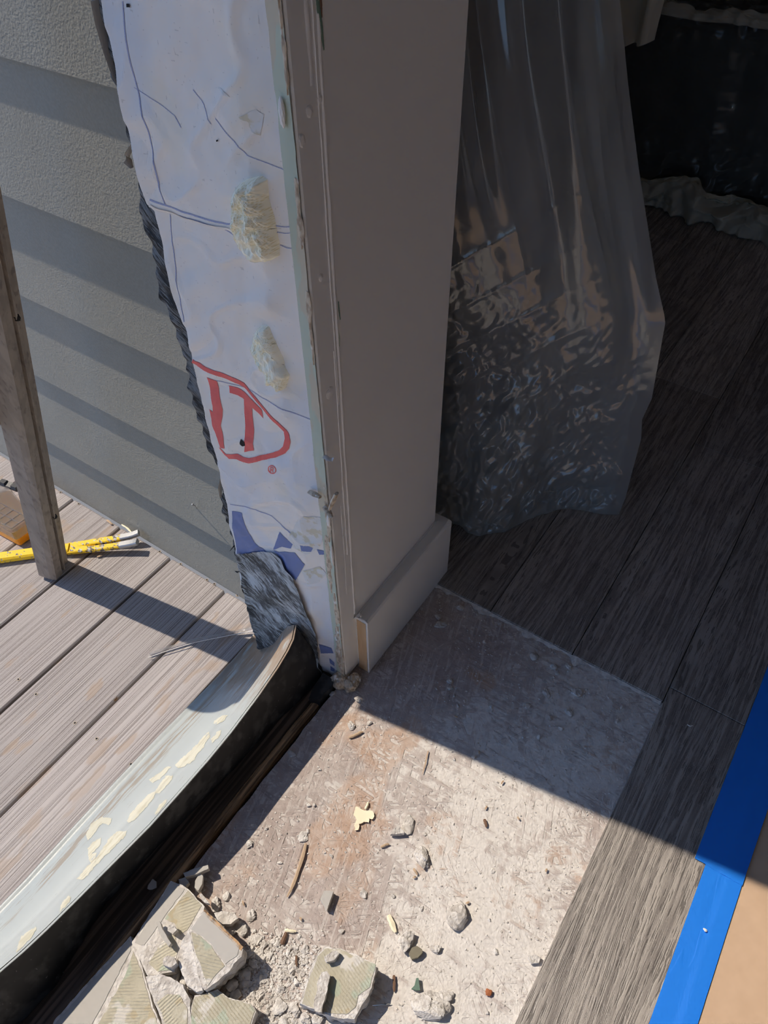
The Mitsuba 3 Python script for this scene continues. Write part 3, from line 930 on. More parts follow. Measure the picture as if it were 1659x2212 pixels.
def flash_fn(u, v):
    a, b = interp3(low, v), interp3(edge, v)
    P = a + (b - a) * u[..., None]
    sag = np.where(u < 0.72, np.sin(np.pi * np.clip(u / 0.72, 0, 1)), 0) * 0.020
    crease = -0.006 * np.exp(-((u - 0.72) / 0.05) ** 2)
    vv = v * 2.0
    tipk = np.exp(-vv / 0.05)
    P[..., 2] += -sag * (1 + 0.3 * tipk) + crease
    P[..., 0] += sag * 0.1
    lip = np.exp(-(u / 0.035) ** 2) * 0.006
    P[..., 2] += lip - 0.0012 * (meshkit.fbm(np.stack([P[..., 0] * 25, P[..., 1] * 12, u * 0], -1), 3, 41))
    # the torn far end is cut back in a curve
    P[..., 1] += np.exp(-vv / 0.012) * (-0.016 * np.clip(0.55 - u, 0, 1) * 2 + 0.003 * (meshkit.fbm(np.stack([u * 14, u * 0, u * 0], -1), 3, 42) - 0.5))
    return P


def sheet_uv(fn, nu, nv):
    """uv in metres across and along a sheet made by grid()."""
    u, v = np.meshgrid(np.linspace(0, 1, nu), np.linspace(0, 1, nv))
    P = fn(u, v)
    du = np.concatenate([np.zeros((nv, 1)), np.cumsum(np.linalg.norm(np.diff(P, axis=1), axis=2), 1)], 1)
    mid = P[:, nu // 2]
    dv = np.r_[0, np.cumsum(np.linalg.norm(np.diff(mid, axis=0), axis=1))]
    return np.stack([du, np.broadcast_to(dv[:, None], du.shape)], -1).reshape(-1, 2)


def thick_sheet(fn, nu, nv, t):
    top = grid(fn, nu, nv)
    n = top.vertex_normals
    if n[:, 2].mean() < 0:
        n = -n
    vb = np.array(top.vertices) - n * t
    ft = np.array(top.faces)
    idx = np.arange(nu * nv).reshape(nv, nu)
    rim = np.r_[idx[0, :], idx[1:, -1], idx[-1, ::-1][1:], idx[::-1, 0][1:]]
    N = nu * nv
    q = []
    for a, b in zip(rim[:-1], rim[1:]):
        q += [(a, a + N, b), (b, a + N, b + N)]
    return trimesh.Trimesh(np.vstack([top.vertices, vb]), np.vstack([ft, ft[:, ::-1] + N, q]), process=False)


fm = thick_sheet(flash_fn, 60, NL, 0.0012)
fuv = sheet_uv(flash_fn, 60, NL)
obj('sheet', fm, 'm_flash', flash, smooth=True, uv=np.vstack([fuv, fuv]))
# cream patches where its paint has come off
from scipy.interpolate import LinearNDInterpolator
_G = grid(flash_fn, 60, NL)
_gv, _gn = np.array(_G.vertices), np.array(_G.vertex_normals)
_gn = _gn * np.sign(_gn[:, 2].mean())
_d = _gv - CAM
_gp = np.c_[W / 2 + F * (_d @ RT) / (_d @ FW), H / 2 - F * (_d @ UP) / (_d @ FW)]
_onsheet = LinearNDInterpolator(_gp, np.c_[_gv, _gn])


def q3(pts):                     # readings from two enlarged crops
    return [(x * 700 / 1659, 1200 + y * 700 / 1659) for x, y in pts]


def q4(pts):
    return [(x * 600 / 1659, 1700 + y * 600 / 1659) for x, y in pts]


PEELS = [q3(p) for p in ([(900, 1070), (1000, 975), (1060, 910), (1070, 905), (1075, 925), (1040, 985), (990, 1050), (945, 1080), (910, 1088)], [(1100, 845), (1150, 815), (1165, 820), (1150, 845), (1110, 868), (1095, 862)],
         [(1265, 775), (1310, 690), (1340, 660), (1348, 670), (1320, 735), (1290, 778), (1270, 785)], [(1085, 940), (1110, 905), (1135, 895), (1130, 915), (1100, 950), (1088, 962)],
         [(930, 1140), (965, 1100), (1000, 1060), (1060, 1015), (1100, 965), (1120, 958), (1115, 985), (1075, 1025), (1025, 1070), (985, 1115), (945, 1148)], [(970, 1155), (990, 1125), (1005, 1122), (1000, 1145), (978, 1162)],
         [(765, 1150), (800, 1125), (860, 1078), (878, 1080), (860, 1105), (820, 1145), (780, 1165)], [(795, 1215), (815, 1180), (850, 1130), (885, 1125), (880, 1150), (845, 1195), (805, 1222)],
         [(650, 1360), (665, 1325), (710, 1275), (760, 1225), (800, 1205), (790, 1240), (740, 1300), (690, 1355), (660, 1370)], [(795, 1320), (815, 1280), (850, 1250), (855, 1262), (825, 1300), (800, 1328)], [(820, 1360), (840, 1320), (875, 1300), (870, 1325), (838, 1362)],
         [(440, 1430), (470, 1370), (520, 1340), (575, 1345), (560, 1380), (525, 1370), (500, 1400), (470, 1440), (450, 1460)], [(455, 1560), (450, 1500), (475, 1470), (520, 1445), (515, 1480), (470, 1530), (495, 1520), (490, 1550), (465, 1575)],
         [(395, 1659), (440, 1600), (500, 1540), (560, 1450), (600, 1412), (650, 1410), (640, 1440), (560, 1520), (500, 1580), (430, 1659)])] + [q4(p) for p in ([(95, 985), (130, 890), (215, 835), (220, 850), (190, 900), (140, 950), (100, 990)],
         [(218, 945), (225, 900), (290, 862), (375, 785), (400, 770), (395, 785), (330, 850), (290, 905), (235, 950)], [(95, 1085), (130, 1030), (215, 965), (190, 1010), (130, 1060), (100, 1092)], [(360, 710), (410, 650), (425, 660), (415, 690), (360, 750)],
         [(430, 720), (480, 660), (500, 650), (470, 700), (440, 722)], [(940, 140), (985, 80), (1000, 75), (965, 130), (945, 160)])]
for i, p in enumerate(PEELS):
    pg = Polygon(densify(np.array(p, float), 2.0, 2.6, i)).buffer(0)
    pg = max(getattr(pg, 'geoms', [pg]), key=lambda g: g.area)
    v, f = flat_fill(np.array(pg.exterior.coords)[:-1], 9.0)
    r = _onsheet(v)
    if np.isnan(r).any():
        continue
    obj('paint_peel', trimesh.Trimesh(r[:, :3] + 0.0004 * r[:, 3:], f, process=False), 'm_peel', flash, smooth=True)
# the torn clear strip still hanging from its end
P = np.array([at(323, 1414, 2, ZD + 0.004), at(360, 1401, 2, ZD + 0.005), at(420, 1382, 2, ZD + 0.006), at(480, 1370, 2, ZD + 0.008), at(540, 1358, 2, ZD + 0.014), at(590, 1349, 2, -0.02), at(636, 1344, 2, edge[0][2] - 0.01)])
P = interp3(P, np.linspace(0, 1, 30))
tk = thing('torn_strip', 'thin torn plastic strip trailing from the flashing tip onto the deck', 'plastic strip')
obj('strip', tube(P, np.linspace(0.0035, 0.0022, 30), 8, 0.25), 'm_clear', tk, smooth=50)
obj('strand', tube(interp3(P[:18] + [0.004, -0.006, 0.002], np.linspace(0, 1, 20)), 0.0008, 5), 'm_white_caulk', tk, smooth=50)

# the membrane that hangs below it over the sill
bot_px = [(700, 1452), (690, 1470), (665, 1495), (625, 1535), (600, 1556), (560, 1600), (506, 1661), (430, 1738), (337, 1834), (230, 1950), (119, 2131), (40, 2215), (-40, 2300)]
bot = np.vstack([ats(bot_px, 2, -0.006), [[-0.085, -0.95, -0.006], [-0.085, -1.30, -0.006]]])
topm = edge + [-0.004, 0.0, -0.004]


def skirt_fn(u, v):
    a, b = interp3(topm, v), interp3(bot, v)
    P = a + (b - a) * u[..., None]
    P[..., 0] += 0.006 * np.sin(np.pi * u) * (0.5 + meshkit.fbm(np.stack([P[..., 1] * 14, u * 2, u * 0], -1), 3, 51)) + 0.002 * (meshkit.fbm(np.stack([P[..., 1] * 60, u * 0, u * 0], -1), 3, 52) - 0.5) * u
    return P


obj('sill_skirt', grid(skirt_fn, 24, 380), 'm_membrane', memb, smooth=True)
# black end dam at the foot of the jamb
dam = [(698, 1452), (712, 1462), (722, 1470), (716, 1484), (700, 1500), (690, 1512), (668, 1508), (676, 1484), (690, 1466)]
m, _ = slab(np.array([at(x, y, 2, 0.014) for x, y in dam]), 0.0, 5, 0.001, 0.004, 0.001, base=-0.03)
obj('end_dam', m, 'm_membrane', memb, smooth=30)

# ------------------------------------------------------------------ sill and floors
sill = tag(key_for('trim_1'), 'dark damp wooden sill plate with a worn brown edge', kind='structure')
obj('plate', box(-0.085, -0.0275, -2.3, -0.012, -0.12, -0.012, 0.002), 'm_sill_wood', sill)


def worn_edge():
    def fn(u, v):
        y = -0.045 - v * 1.2
        n = meshkit.fbm(np.stack([y * 30, y * 0, u * 2], -1), 4, 61)
        ang = np.pi * u
        x = -0.0215 - (0.0062 + 0.002 * n) * np.cos(ang) - 0.004 * (meshkit.noise(np.stack([y * 5, y * 0, y * 0], -1), 7) - 0.5)
        z = -0.016 + (0.014 + 0.006 * n) * np.sin(ang) ** 0.6
        return np.stack([x, y, z], -1)
    return grid(fn, 12, 260)


obj('rim_board', box(-0.222, -0.088, -2.3, -0.012, -0.16, -0.115), 'm_sill_wood', sill)
obj('worn_edge', worn_edge(), 'm_worn_wood', sill, smooth=40)
obj('gap_bottom', box(-0.028, 0.0, -2.3, 0.0, -0.06, -0.020), 'm_void', sill)

osb = tag(key_for('floor'), 'dusty oriented strand board subfloor strewn with plaster', kind='structure')


def floor_fn(x0, x1, y0, y1):
    def fn(u, v):
        x, y = x0 + (x1 - x0) * u, y0 + (y1 - y0) * v
        z = 0.0012 * (meshkit.fbm(np.stack([x * 25, y * 25, x * 0], -1), 3, 71) - 0.5) * np.minimum(1, 40 * np.minimum(u, 1 - u))
        x = x + np.where(u == 0, 0.003 * (meshkit.fbm(np.stack([y * 40, y * 0, y * 0], -1), 4, 72) - 0.5), 0)
        return np.stack([x, y, z], -1)
    return fn


obj('strand_board', grid(floor_fn(-0.007, XC + 0.001, -1.2, YC + 0.001), 120, 300), 'm_osb', osb, smooth=True)
obj('strand_board', box(-0.007, XC + 0.001, -2.3, -1.2, -0.02, 0.0), 'm_osb', osb)
obj('board_underside', box(-0.007, XC + 0.001, -2.3, YC + 0.001, -0.025, -0.004), 'm_worn_wood', osb)
# pale ragged adhesive left along the cut of the flooring
def lip_fn(u, v):
    x = 0.010 + v * (XC - 0.012)
    n = meshkit.fbm(np.stack([x * 45, x * 0, x * 0], -1), 4, 75) ** 2 * 1.6
    y = YC - (0.002 + 0.015 * n) * (1 - u)
    z = 0.0008 + 0.0030 * u * (0.4 + n) + 0.0010 * meshkit.fbm(np.stack([x * 160, y * 160, x * 0], -1), 3, 76)
    return np.stack([x, y, z], -1)


obj('adhesive_ridge', grid(lip_fn, 10, 240), 'm_plaster', osb, smooth=40)

lvp = tag(key_for('floor_planks'), 'dark grey brown wood look vinyl planks of the room', kind='structure')
PW = 0.152
ends = {0: [0.276, 1.196, 2.116, 3.036], -2: [1.03, 1.95, 2.87]}
for k in range(-16, 20):
    x0, x1 = XC + k * PW + 0.0006, XC + (k + 1) * PW - 0.0006
    ylo = -3.99 if k >= 0 else YC
    cuts = ends.get(k, [0.276 + 0.92 * (k * 0.37 - math.floor(k * 0.37)) + 0.92 * j for j in range(5)])
    cuts = [c for c in cuts if c < 4.5]
    if k < 0 and x1 < -0.02:
        ylo = LW
    ys = [ylo] + [c for c in sorted(cuts) if c > ylo + 0.02] + [4.6]
    if k >= 0:
        ys = [ylo, cuts[0] - 0.92 * 2] + ys[1:]
    for a, b in zip(ys[:-1], ys[1:]):
        obj('plank', box(x0, x1, a + 0.0006, b - 0.0006, -0.004, 0.005, 0.0008), 'm_lvp', lvp)
obj('plank_underlay', box(-3.2, 4.0, LW + 0.001, 4.6, -0.02, -0.0035), 'm_void', lvp)
obj('plank_underlay', box(XC + 0.003, 4.0, -4.0, LW + 0.001, -0.02, -0.0035), 'm_void', lvp)
obj('plank_underlay', box(0.0, XC + 0.003, YC + 0.0015, LW + 0.001, -0.02, -0.0035), 'm_void', lvp)

# deck
deck = tag(key_for('floor_deck'), 'weathered grey composite deck boards with fine grooves', kind='structure')
DX = -0.3357
screws_px = [(162, 1562), (40, 1468), (78, 1500), (209, 1596), (283, 1651), (131, 1064), (170, 1089), (345, 1192), (390, 1219), (447, 1253), (463, 1262), (513, 1286), (37, 1007)]
screws = ats(screws_px, 2, ZD)
sm = trimesh.creation.cylinder(radius=0.0032, height=0.0012, sections=14)
sh = trimesh.creation.cylinder(radius=0.0016, height=0.0016, sections=8)
screw_d, hole_d = ply(sm, 'm_post', smooth=30), ply(sh, 'm_void')
for k in range(-1, 19):
    x1 = DX - (k) * 0.1445 - 0.0025
    x0 = x1 - 0.1445 + 0.005
    x1 = min(x1, -0.224)
    b = obj('deck_board', box(x0, x1, -2.6, SY - 0.009, ZD - 0.025, ZD, 0.0025), 'm_deck', deck)
    for s in screws:
        if x0 < s[0] < x1:
            q = obj('screw', {**screw_d, 'to_world': T().translate([s[0], s[1], ZD + 0.0002])}, None, b)
            obj('hole', {**hole_d, 'to_world': T().translate([s[0], s[1], ZD + 0.0004])}, None, b)
obj('deck_joist', box(-3.2, -0.20, -2.6, SY - 0.012, ZD - 0.06, ZD - 0.0255), 'm_void', deck)
for x, y, l in [(205, 1445, 10), (125, 1490, 9), (250, 1510, 6), (358, 1212, 7), (15, 1553, 6)]:
    c = at(x, y, 2, ZD - 0.004)
    m = trimesh.creation.icosphere(2)
    m.vertices = m.vertices * (0.6 + 0.8 * meshkit.fbm(m.vertices * 2 + x, 3, 3)[:, None]) * [0.0022, 0.0012 * l, 0.003] + c
    obj('gap_debris', m, 'm_worn_wood', deck, smooth=40)

# ------------------------------------------------------------------ tape and floor paper
tp = ats([(1561, 1700), (1650, 1497)], 2, 0.0056)
ts = []


def tape(xl0, xl1, w, y0, y1, z, seed, label):
    def fn(u, v):
        y = y0 + (y1 - y0) * v
        xl = xl0 + (xl1 - xl0) * v
        x = xl + w * u + 0.0004 * (meshkit.fbm(np.stack([y * 60, u * 0, u * 0], -1), 3, seed) - 0.5) * (np.abs(u - 0.5) > 0.49)
        yy = y + (0.0014 * (meshkit.fbm(np.stack([u * 20, u * 0, u * 0], -1), 3, seed + 1) - 0.5)) * ((v == 0) | (v == 1))
        zz_ = z + 0.0008 * smooth1(u, 0.52, 0.60) + 0.0006 * np.clip(meshkit.fbm(np.stack([x * 40, y * 6, u * 0], -1), 3, seed + 2) - 0.55, 0, 1) * 4
        return np.stack([x, yy, zz_], -1)
    k = obj('painters_tape', thick_sheet(fn, 14, 160, 0.00015), 'm_tape', smooth=True)
    return tag(k, label, 'tape')


def smooth1(x, a, b):
    t = np.clip((x - a) / (b - a), 0, 1)
    return t * t * (3 - 2 * t)


tape(0.5555, 0.5455, 0.0625, 1.6, 0.0455, 0.0074, 81, 'blue tape strip running back into the shade, lying over the sunlit one')
tape(0.5600, 0.5655, 0.0475, 0.062, -1.4, 0.0067, 83, 'blue tape strip in the sun at the lower right edge')


def paper_fn(u, v):
    x = 0.585 + u * 1.2
    y = -2.2 + v * 4.2
    z = 0.0053 + 0.0003 * meshkit.fbm(np.stack([x * 9, y * 9, u * 0], -1), 3, 85)
    return np.stack([x, y, z], -1)


k = obj('floor_paper', thick_sheet(paper_fn, 30, 80, 0.0004), 'm_card', smooth=True)
tag(k, 'tan paper floor protection taped down along its edge', 'floor paper')

# ------------------------------------------------------------------ bent metal post leaning on the siding
post = thing('metal_post', 'dirty bronze metal door frame post leaning against the siding', 'post')
prof = np.array([(0.0, 0.0), (0.0035, 0.003), (0.0035, 0.020), (-0.003, 0.0225), (-0.003, 0.0265), (0.002, 0.028), (0.002, 0.031), (-0.0045, 0.033), (-0.0045, 0.047), (-0.010, 0.049), (-0.026, 0.040), (-0.032, 0.020), (-0.0335, -0.004), (-0.028, -0.0095), (-0.006, -0.0035)])
hs = np.r_[np.linspace(0, 0.6, 13), np.linspace(0.66, 1.42, 14)]
b0 = at(118, 1254, 2, ZD)
path = np.stack([b0[0] + 0.305 * hs, b0[1] + 0.040 * hs, ZD + 0.002 + hs], -1)
wid = np.interp(hs, [0, 0.62, 0.70, 2], [1, 1, 1.0, 1.0])
fx = np.tile([1.0, 0.10, -0.305], (len(hs), 1))
fy = np.tile([-0.22, 0.97, -0.02], (len(hs), 1)) * wid[:, None]
obj('channel', loft(prof, path, fx, fy), 'm_post', post)
# a fin that stands out on the upper part, and the keeper plate below it
fin = np.array([(0.0, 0.003), (-0.004, 0.003), (-0.004, -0.026), (0.0, -0.026)])
sel = hs >= 0.7
obj('upper_fin', loft(fin, path[sel], fx[sel], fy[sel]), 'm_post', post)
hk = np.linspace(0.44, 0.665, 6)
kp = np.stack([b0[0] - 0.030 + 0.305 * hk, b0[1] - 0.004 + 0.040 * hk, ZD + 0.002 + hk], -1)
obj('keeper_plate', loft(np.array([(0, 0.0), (-0.004, 0.0), (-0.004, -0.118), (0, -0.118)]), kp, np.tile([1.0, 0, -0.24], (6, 1)), np.tile([0, 1.0, 0], (6, 1))), 'm_post', post)
for h_, yy in [(0.18, 0.031), (0.62, 0.031)]:
    c = np.array([b0[0] + 0.305 * h_, b0[1] + 0.04 * h_, ZD + h_]) + np.array([-0.22, 0.97, 0]) * yy
    m = trimesh.creation.icosphere(2)
    m.vertices = m.vertices * (0.6 + 0.8 * meshkit.fbm(m.vertices * 2, 3, 3)[:, None]) * [0.003, 0.004, 0.005] + c
    obj('screw_hole', m, 'm_void', post, smooth=40)

# ------------------------------------------------------------------ pry bar
barT = thing('pry_bar', 'worn yellow pry bar with a forked claw lying on the deck behind the post', 'pry bar')
zb_ = ZD + 0.010
ax = [at(-140, 1226, 2, zb_), at(0, 1205, 2, zb_), at(90, 1192, 2, zb_), at(150, 1185, 2, zb_ + 0.001)]
ax = interp3(np.array(ax), np.linspace(0, 1, 14))
prof = np.array([(-0.011, -0.004), (-0.008, -0.007), (0.008, -0.007), (0.011, -0.004), (0.011, 0.004), (0.008, 0.007), (-0.008, 0.007), (-0.011, 0.004)])


def along(P, prof, ws=None):
    t = np.gradient(P, axis=0)
    t /= np.linalg.norm(t, axis=1, keepdims=True)
    side = np.cross(t, [0, 0, 1.0])
    side /= np.linalg.norm(side, axis=1, keepdims=True)
    upv = np.cross(side, t)
    s = np.ones(len(P)) if ws is None else ws
    return loft(prof, P, side * s[:, None], upv)


obj('shaft', along(ax, prof), 'm_bar', barT)
for pts, s in [([(148, 1182), (200, 1172), (250, 1164), (285, 1157), (300, 1151)], [1.0, 0.8, 0.8, 0.75, 0.7]), ([(148, 1189), (200, 1186), (250, 1180), (285, 1174), (297, 1171)], [1.0, 0.75, 0.75, 0.7, 0.65])]:
    zs_ = [0.000, 0.003, 0.007, 0.013, 0.017]
    P = interp3(np.array([at(x, y, 2, zb_ + z) for (x, y), z in zip(pts, zs_)]), np.linspace(0, 1, 16))
    pp = prof * [0.85, 0.62]
    obj('claw', along(P, pp, np.interp(np.linspace(0, 1, 16), np.linspace(0, 1, 5), s)), 'm_bar', barT)
    P2 = interp3(P[-5:] + [0, 0, 0.0005], np.linspace(0, 1, 6))
    obj('bare_tip', along(P2, pp * [1.06, 1.06], np.linspace(0.75, 0.68, 6)), 'm_steel', barT)

# ------------------------------------------------------------------ organizer case
case = thing('organizer_case', 'orange parts organizer with a clear lid at the left edge of the deck', 'organizer box')
cz0, cz1 = ZD + 0.004, ZD + 0.048
q = ats([(72, 1118), (26, 1150), (-110, 1075), (12, 1042)], 2, cz1)
cpt = q[:, :2]
cpt = np.array(Polygon(cpt).buffer(-0.006).buffer(0.006, join_style='round', quad_segs=4).exterior.coords)[:-1]


def prism(poly2, z0, z1, inset=0.0):
    pg = Polygon(poly2)
    top = np.array(pg.exterior.coords)[:-1]
    c = top.mean(0)
    bt = c + (top - c) * (1 - inset)
    n = len(top)
    v = np.vstack([np.c_[bt, np.full(n, z0)], np.c_[top, np.full(n, z1)]])
    return trimesh.convex.convex_hull(v)


obj('base', prism(cpt, cz0, ZD + 0.024, 0.03), 'm_orange', case)
ccen = cpt.mean(0)
lidp = ccen + (cpt - ccen) * 1.015
obj('lid', prism(ccen + (lidp - ccen) * 0.94, cz1 - 0.004, cz1, -0.05), 'm_clear', case)
nq = len(lidp)
sidev = np.vstack([np.c_[lidp, np.full(nq, ZD + 0.0245)], np.c_[ccen + (lidp - ccen) * 0.985, np.full(nq, cz1 - 0.003)]])
ii = np.arange(nq)
obj('lid_side', trimesh.Trimesh(sidev, np.vstack([np.c_[ii, (ii + 1) % nq, (ii + 1) % nq + nq], np.c_[ii, (ii + 1) % nq + nq, ii + nq]]), process=False), 'm_clear', case)
e1, e2 = q[1] - q[2], q[0] - q[1]
for t in np.linspace(0.30, 0.95, 7):
    a = q[2] + e1 * t + e2 * 0.12
    b = q[2] + e1 * t + e2 * 0.88
    obj('lid_rib', tube([a + [0, 0, 0.001], b + [0, 0, 0.001]], 0.0014, 6), 'm_clear', case)
for t in (0.12, 0.5, 0.88):
    a = q[2] + e1 * 0.3 + e2 * t
    b = q[2] + e1 * 0.95 + e2 * t
    obj('lid_rib', tube([a + [0, 0, 0.001], b + [0, 0, 0.001]], 0.0014, 6), 'm_clear', case)
P = [at(4, 1043, 2, cz1), at(22, 1049, 2, cz1), at(40, 1056, 2, cz1)]
lt = obj('latch', along(interp3(np.array(P), np.linspace(0, 1, 6)), np.array([(-0.006, -0.004), (0.006, -0.004), (0.006, 0.003), (-0.006, 0.005)])), 'm_black_plastic', case)
for a_, b_ in ((0.0, 0.3), (0.68, 1.0)):
    PP = interp3(np.array(P), np.linspace(a_, b_, 4)) + [0, 0, 0.004]
    obj('latch_knob', along(PP, np.array([(-0.007, -0.003), (0.007, -0.003), (0.005, 0.004), (-0.005, 0.004)])), 'm_black_plastic', case)

# nail in the siding
nl = thing('bent_nail', 'small bent nail sticking out of the lower siding board', 'nail')
P = [at(425, 1099, 1, SY - 0.004), at(422, 1093, 1, SY - 0.014), at(416, 1090, 1, SY - 0.018)]
obj('shank', tube(P, [0.0008, 0.0009, 0.0012], 6), 'm_steel', nl)
hd = trimesh.creation.icosphere(1)
hd.vertices = hd.vertices * 0.0022 + P[-1]
obj('head', hd, 'm_steel', nl)

# ------------------------------------------------------------------ plastic sheeting in the room
def film_thing(name, label):
    return thing(name, label, 'plastic sheet')


def ridged(P, f, o, seed):
    return 1 - np.abs(meshkit.fbm(P * f, o, seed) - 0.5) * 4


sheet1 = film_thing('hanging_sheet', 'crumpled clear plastic dust sheet hanging to the floor behind the wall end')
bl = ats([(991, 1131), (1010, 1149), (1037, 1156), (1092, 1149), (1174, 1112), (1229, 1101), (1266, 1108), (1298, 1115), (1335, 1116)], 2, 0.008)
bl = np.vstack([[-0.40, 0.36, 0.008], [-0.16, 0.352, 0.008], bl])
re_px = [(1335, 1115), (1351, 1076), (1364, 1025), (1385, 948), (1387, 906), (1408, 861), (1437, 698), (1435, 680), (1417, 600), (1380, 366), (1357, 183), (1339, 0), (1325, -120)]
re = []
for x, y in re_px:
    p = at(x, y, 1, 0.575)
    for _ in range(6):
        p = at(x, y, 1, 0.575 + 0.04 * p[2])
    re.append(p)
re = np.array(re)
re[0, 2] = 0.008


def film_fn(u, v):
    Z = re[-1, 2] + 0.5
    z = 0.008 + v ** 1.7 * (Z - 0.008)
    B = interp3(bl, u)
    o = np.argsort(re[:, 2])
    rx, ry = np.interp(z, re[o, 2], re[o, 0]), 0.575 + 0.04 * z
    zz2 = np.linspace(0, re[:, 2].max(), 60)
    rs = np.convolve(np.pad(np.interp(zz2, re[o, 2], re[o, 0]), 8, mode='edge'), np.ones(17) / 17, mode='valid')
    rxs = np.interp(z, zz2, rs)
    rx = rxs + (rx - rxs) * u ** 7
    lx, ly = -0.40 + 0 * z, 0.36 + 0 * z
    w = np.clip(z / 0.35, 0, 1)
    sx_ = lx + (rx - lx) * u
    sy_ = ly + (ry - ly) * u - 0.05 * np.sin(np.pi * u) * smooth1(z, 0.0, 0.7)
    # the foot follows its own line, the rest its upper line; the right edge always the traced one
    fx_ = B[..., 0] + (rx - bl[-1, 0]) * u ** 3
    fy_ = B[..., 1] + (ry - bl[-1, 1]) * u ** 3
    w = w * w * (3 - 2 * w)
    x, y = fx_ * (1 - w) + sx_ * w, fy_ * (1 - w) + sy_ * w
    P = np.stack([x, y, z], -1)
    n = np.array([0.45, -0.85, 0.25])
    inn = np.clip((1 - u) / 0.06, 0, 1) * np.clip(z / 0.03, 0.15, 1)
    # long vertical folds
    d = 0.030 * (meshkit.fbm(np.stack([u * 7, z * 1.1, z * 0], -1), 3, 91) - 0.5) * 2
    d = d + 0.016 * ridged(np.stack([u * 1.0 + 0.10 * z, z * 0.08, z * 0 + 0.3], -1), 11, 2, 92) * np.clip(z / 0.5, 0.2, 1)
    # crumples low down and towards the wall
    q = np.stack([x * 1.0, z * 1.0, y * 1.0], -1)
    wx = (meshkit.fbm(q * 22, 3, 95) - 0.5) * 0.03
    q2 = q + wx[..., None]
    cr = np.exp(-((z - 0.16) / 0.20) ** 2) * np.clip(1.15 - 1.1 * u, 0.12, 1)
    cr = cr + 0.4 * np.exp(-((z - 0.03) / 0.06) ** 2)
    d = d + cr * (0.13 * crumple(q2, 8, 93, 4) + 0.075 * crumple(q2, 19, 94, 4) + 0.026 * crumple(q2, 48, 96, 4))
    # taut diagonal pulls
    for off, amp in ((0.02, 0.010), (0.10, 0.008), (-0.07, 0.010), (0.17, 0.006), (0.25, 0.006)):
        ln = z - 0.30 - 0.75 * (x + 0.02) - off
        d = d + amp * np.exp(-np.abs(ln) / 0.006) * np.clip((z - 0.05) / 0.1, 0, 1) * np.clip(1.1 - 1.2 * u, 0, 1)
    return P + n * (d * inn)[..., None]


obj('film', grid(film_fn, 420, 460), 'm_film', sheet1, smooth=True)


def film_back(u, v):
    P = film_fn(np.clip(u * 0.97, 0, 1), v)
    d = 0.10 + 0.04 * meshkit.fbm(np.stack([u * 6, v * 5, u * 0], -1), 3, 97) + 0.012 * ridged(np.stack([u * 0.5, v * 0.6, u * 0], -1), 24, 2, 98)
    return P + np.array([-0.45, 0.85, 0.0]) * (d * np.clip((1 - u) / 0.15, 0, 1))[..., None]


obj('inner_fold', grid(film_back, 160, 200), 'm_film', sheet1, smooth=True)


# what it wraps: a dark rolled bag leaning in the corner
def bag_fn(u, v):
    a = u * 2 * np.pi
    z = 0.012 + v * 0.95
    r = 0.10 * (0.55 + 0.6 * np.sin(np.pi * np.clip(v * 0.8 + 0.15, 0, 1)))
    n = meshkit.fbm(np.stack([np.cos(a) * 3, np.sin(a) * 3, z * 6], -1), 4, 99)
    k = r * (0.85 + 0.35 * n)
    return np.stack([-0.12 + k * np.cos(a), 0.60 + k * np.sin(a), z], -1)


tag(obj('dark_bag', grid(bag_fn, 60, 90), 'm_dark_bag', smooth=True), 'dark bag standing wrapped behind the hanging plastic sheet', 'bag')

sheet2 = film_thing('hanging_sheet', 'narrow clear plastic sheet hanging behind the right edge of the near one at the top')
pr2 = [(1325, -200), (1460, -200), (1455, 60), (1443, 95), (1405, 150), (1372, 212), (1352, 190)]


def film2(u, v):
    a, b = at(1330, -60, 1, 1.0), at(1450, -60, 1, 1.0)
    zt = a[2] + 0.5
    zl = at(1365, 212, 1, 1.0)[2]
    zr = at(1450, 90, 1, 1.0)[2]
    zb2 = zl + (zr - zl) * u
    z = zb2 + (zt - zb2) * v
    x = (a[0] - 0.12) + (b[0] - a[0] + 0.12) * u
    y = 1.0 + 0.03 * np.sin(u * 17 + z * 2) + 0.02 * meshkit.fbm(np.stack([u * 9, z * 3, z * 0], -1), 3, 101)
    return np.stack([x, y, z], -1)


obj('film', grid(film2, 90, 60), 'm_film_thick', sheet2, smooth=True)

ct = at(1550, 45, 1, 1.93)[2]
cab = thing('covered_cabinet', 'dark cabinet under plastic at the back of the room', 'cabinet')
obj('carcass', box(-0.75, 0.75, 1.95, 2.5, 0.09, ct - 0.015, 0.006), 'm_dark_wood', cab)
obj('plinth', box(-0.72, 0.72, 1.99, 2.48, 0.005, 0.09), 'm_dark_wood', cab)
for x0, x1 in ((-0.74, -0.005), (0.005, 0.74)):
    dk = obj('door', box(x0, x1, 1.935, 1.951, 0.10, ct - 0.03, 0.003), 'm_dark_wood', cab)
    obj('knob', trimesh.creation.icosphere(2, 0.012).apply_translation((x1 - 0.05 if x0 < 0 else x0 + 0.05, 1.927, ct * 0.6)), 'm_steel', dk, smooth=True)
sheet3 = film_thing('draped_sheet', 'thin plastic sheet draped over the dark cabinet, its hem bunched on the floor')


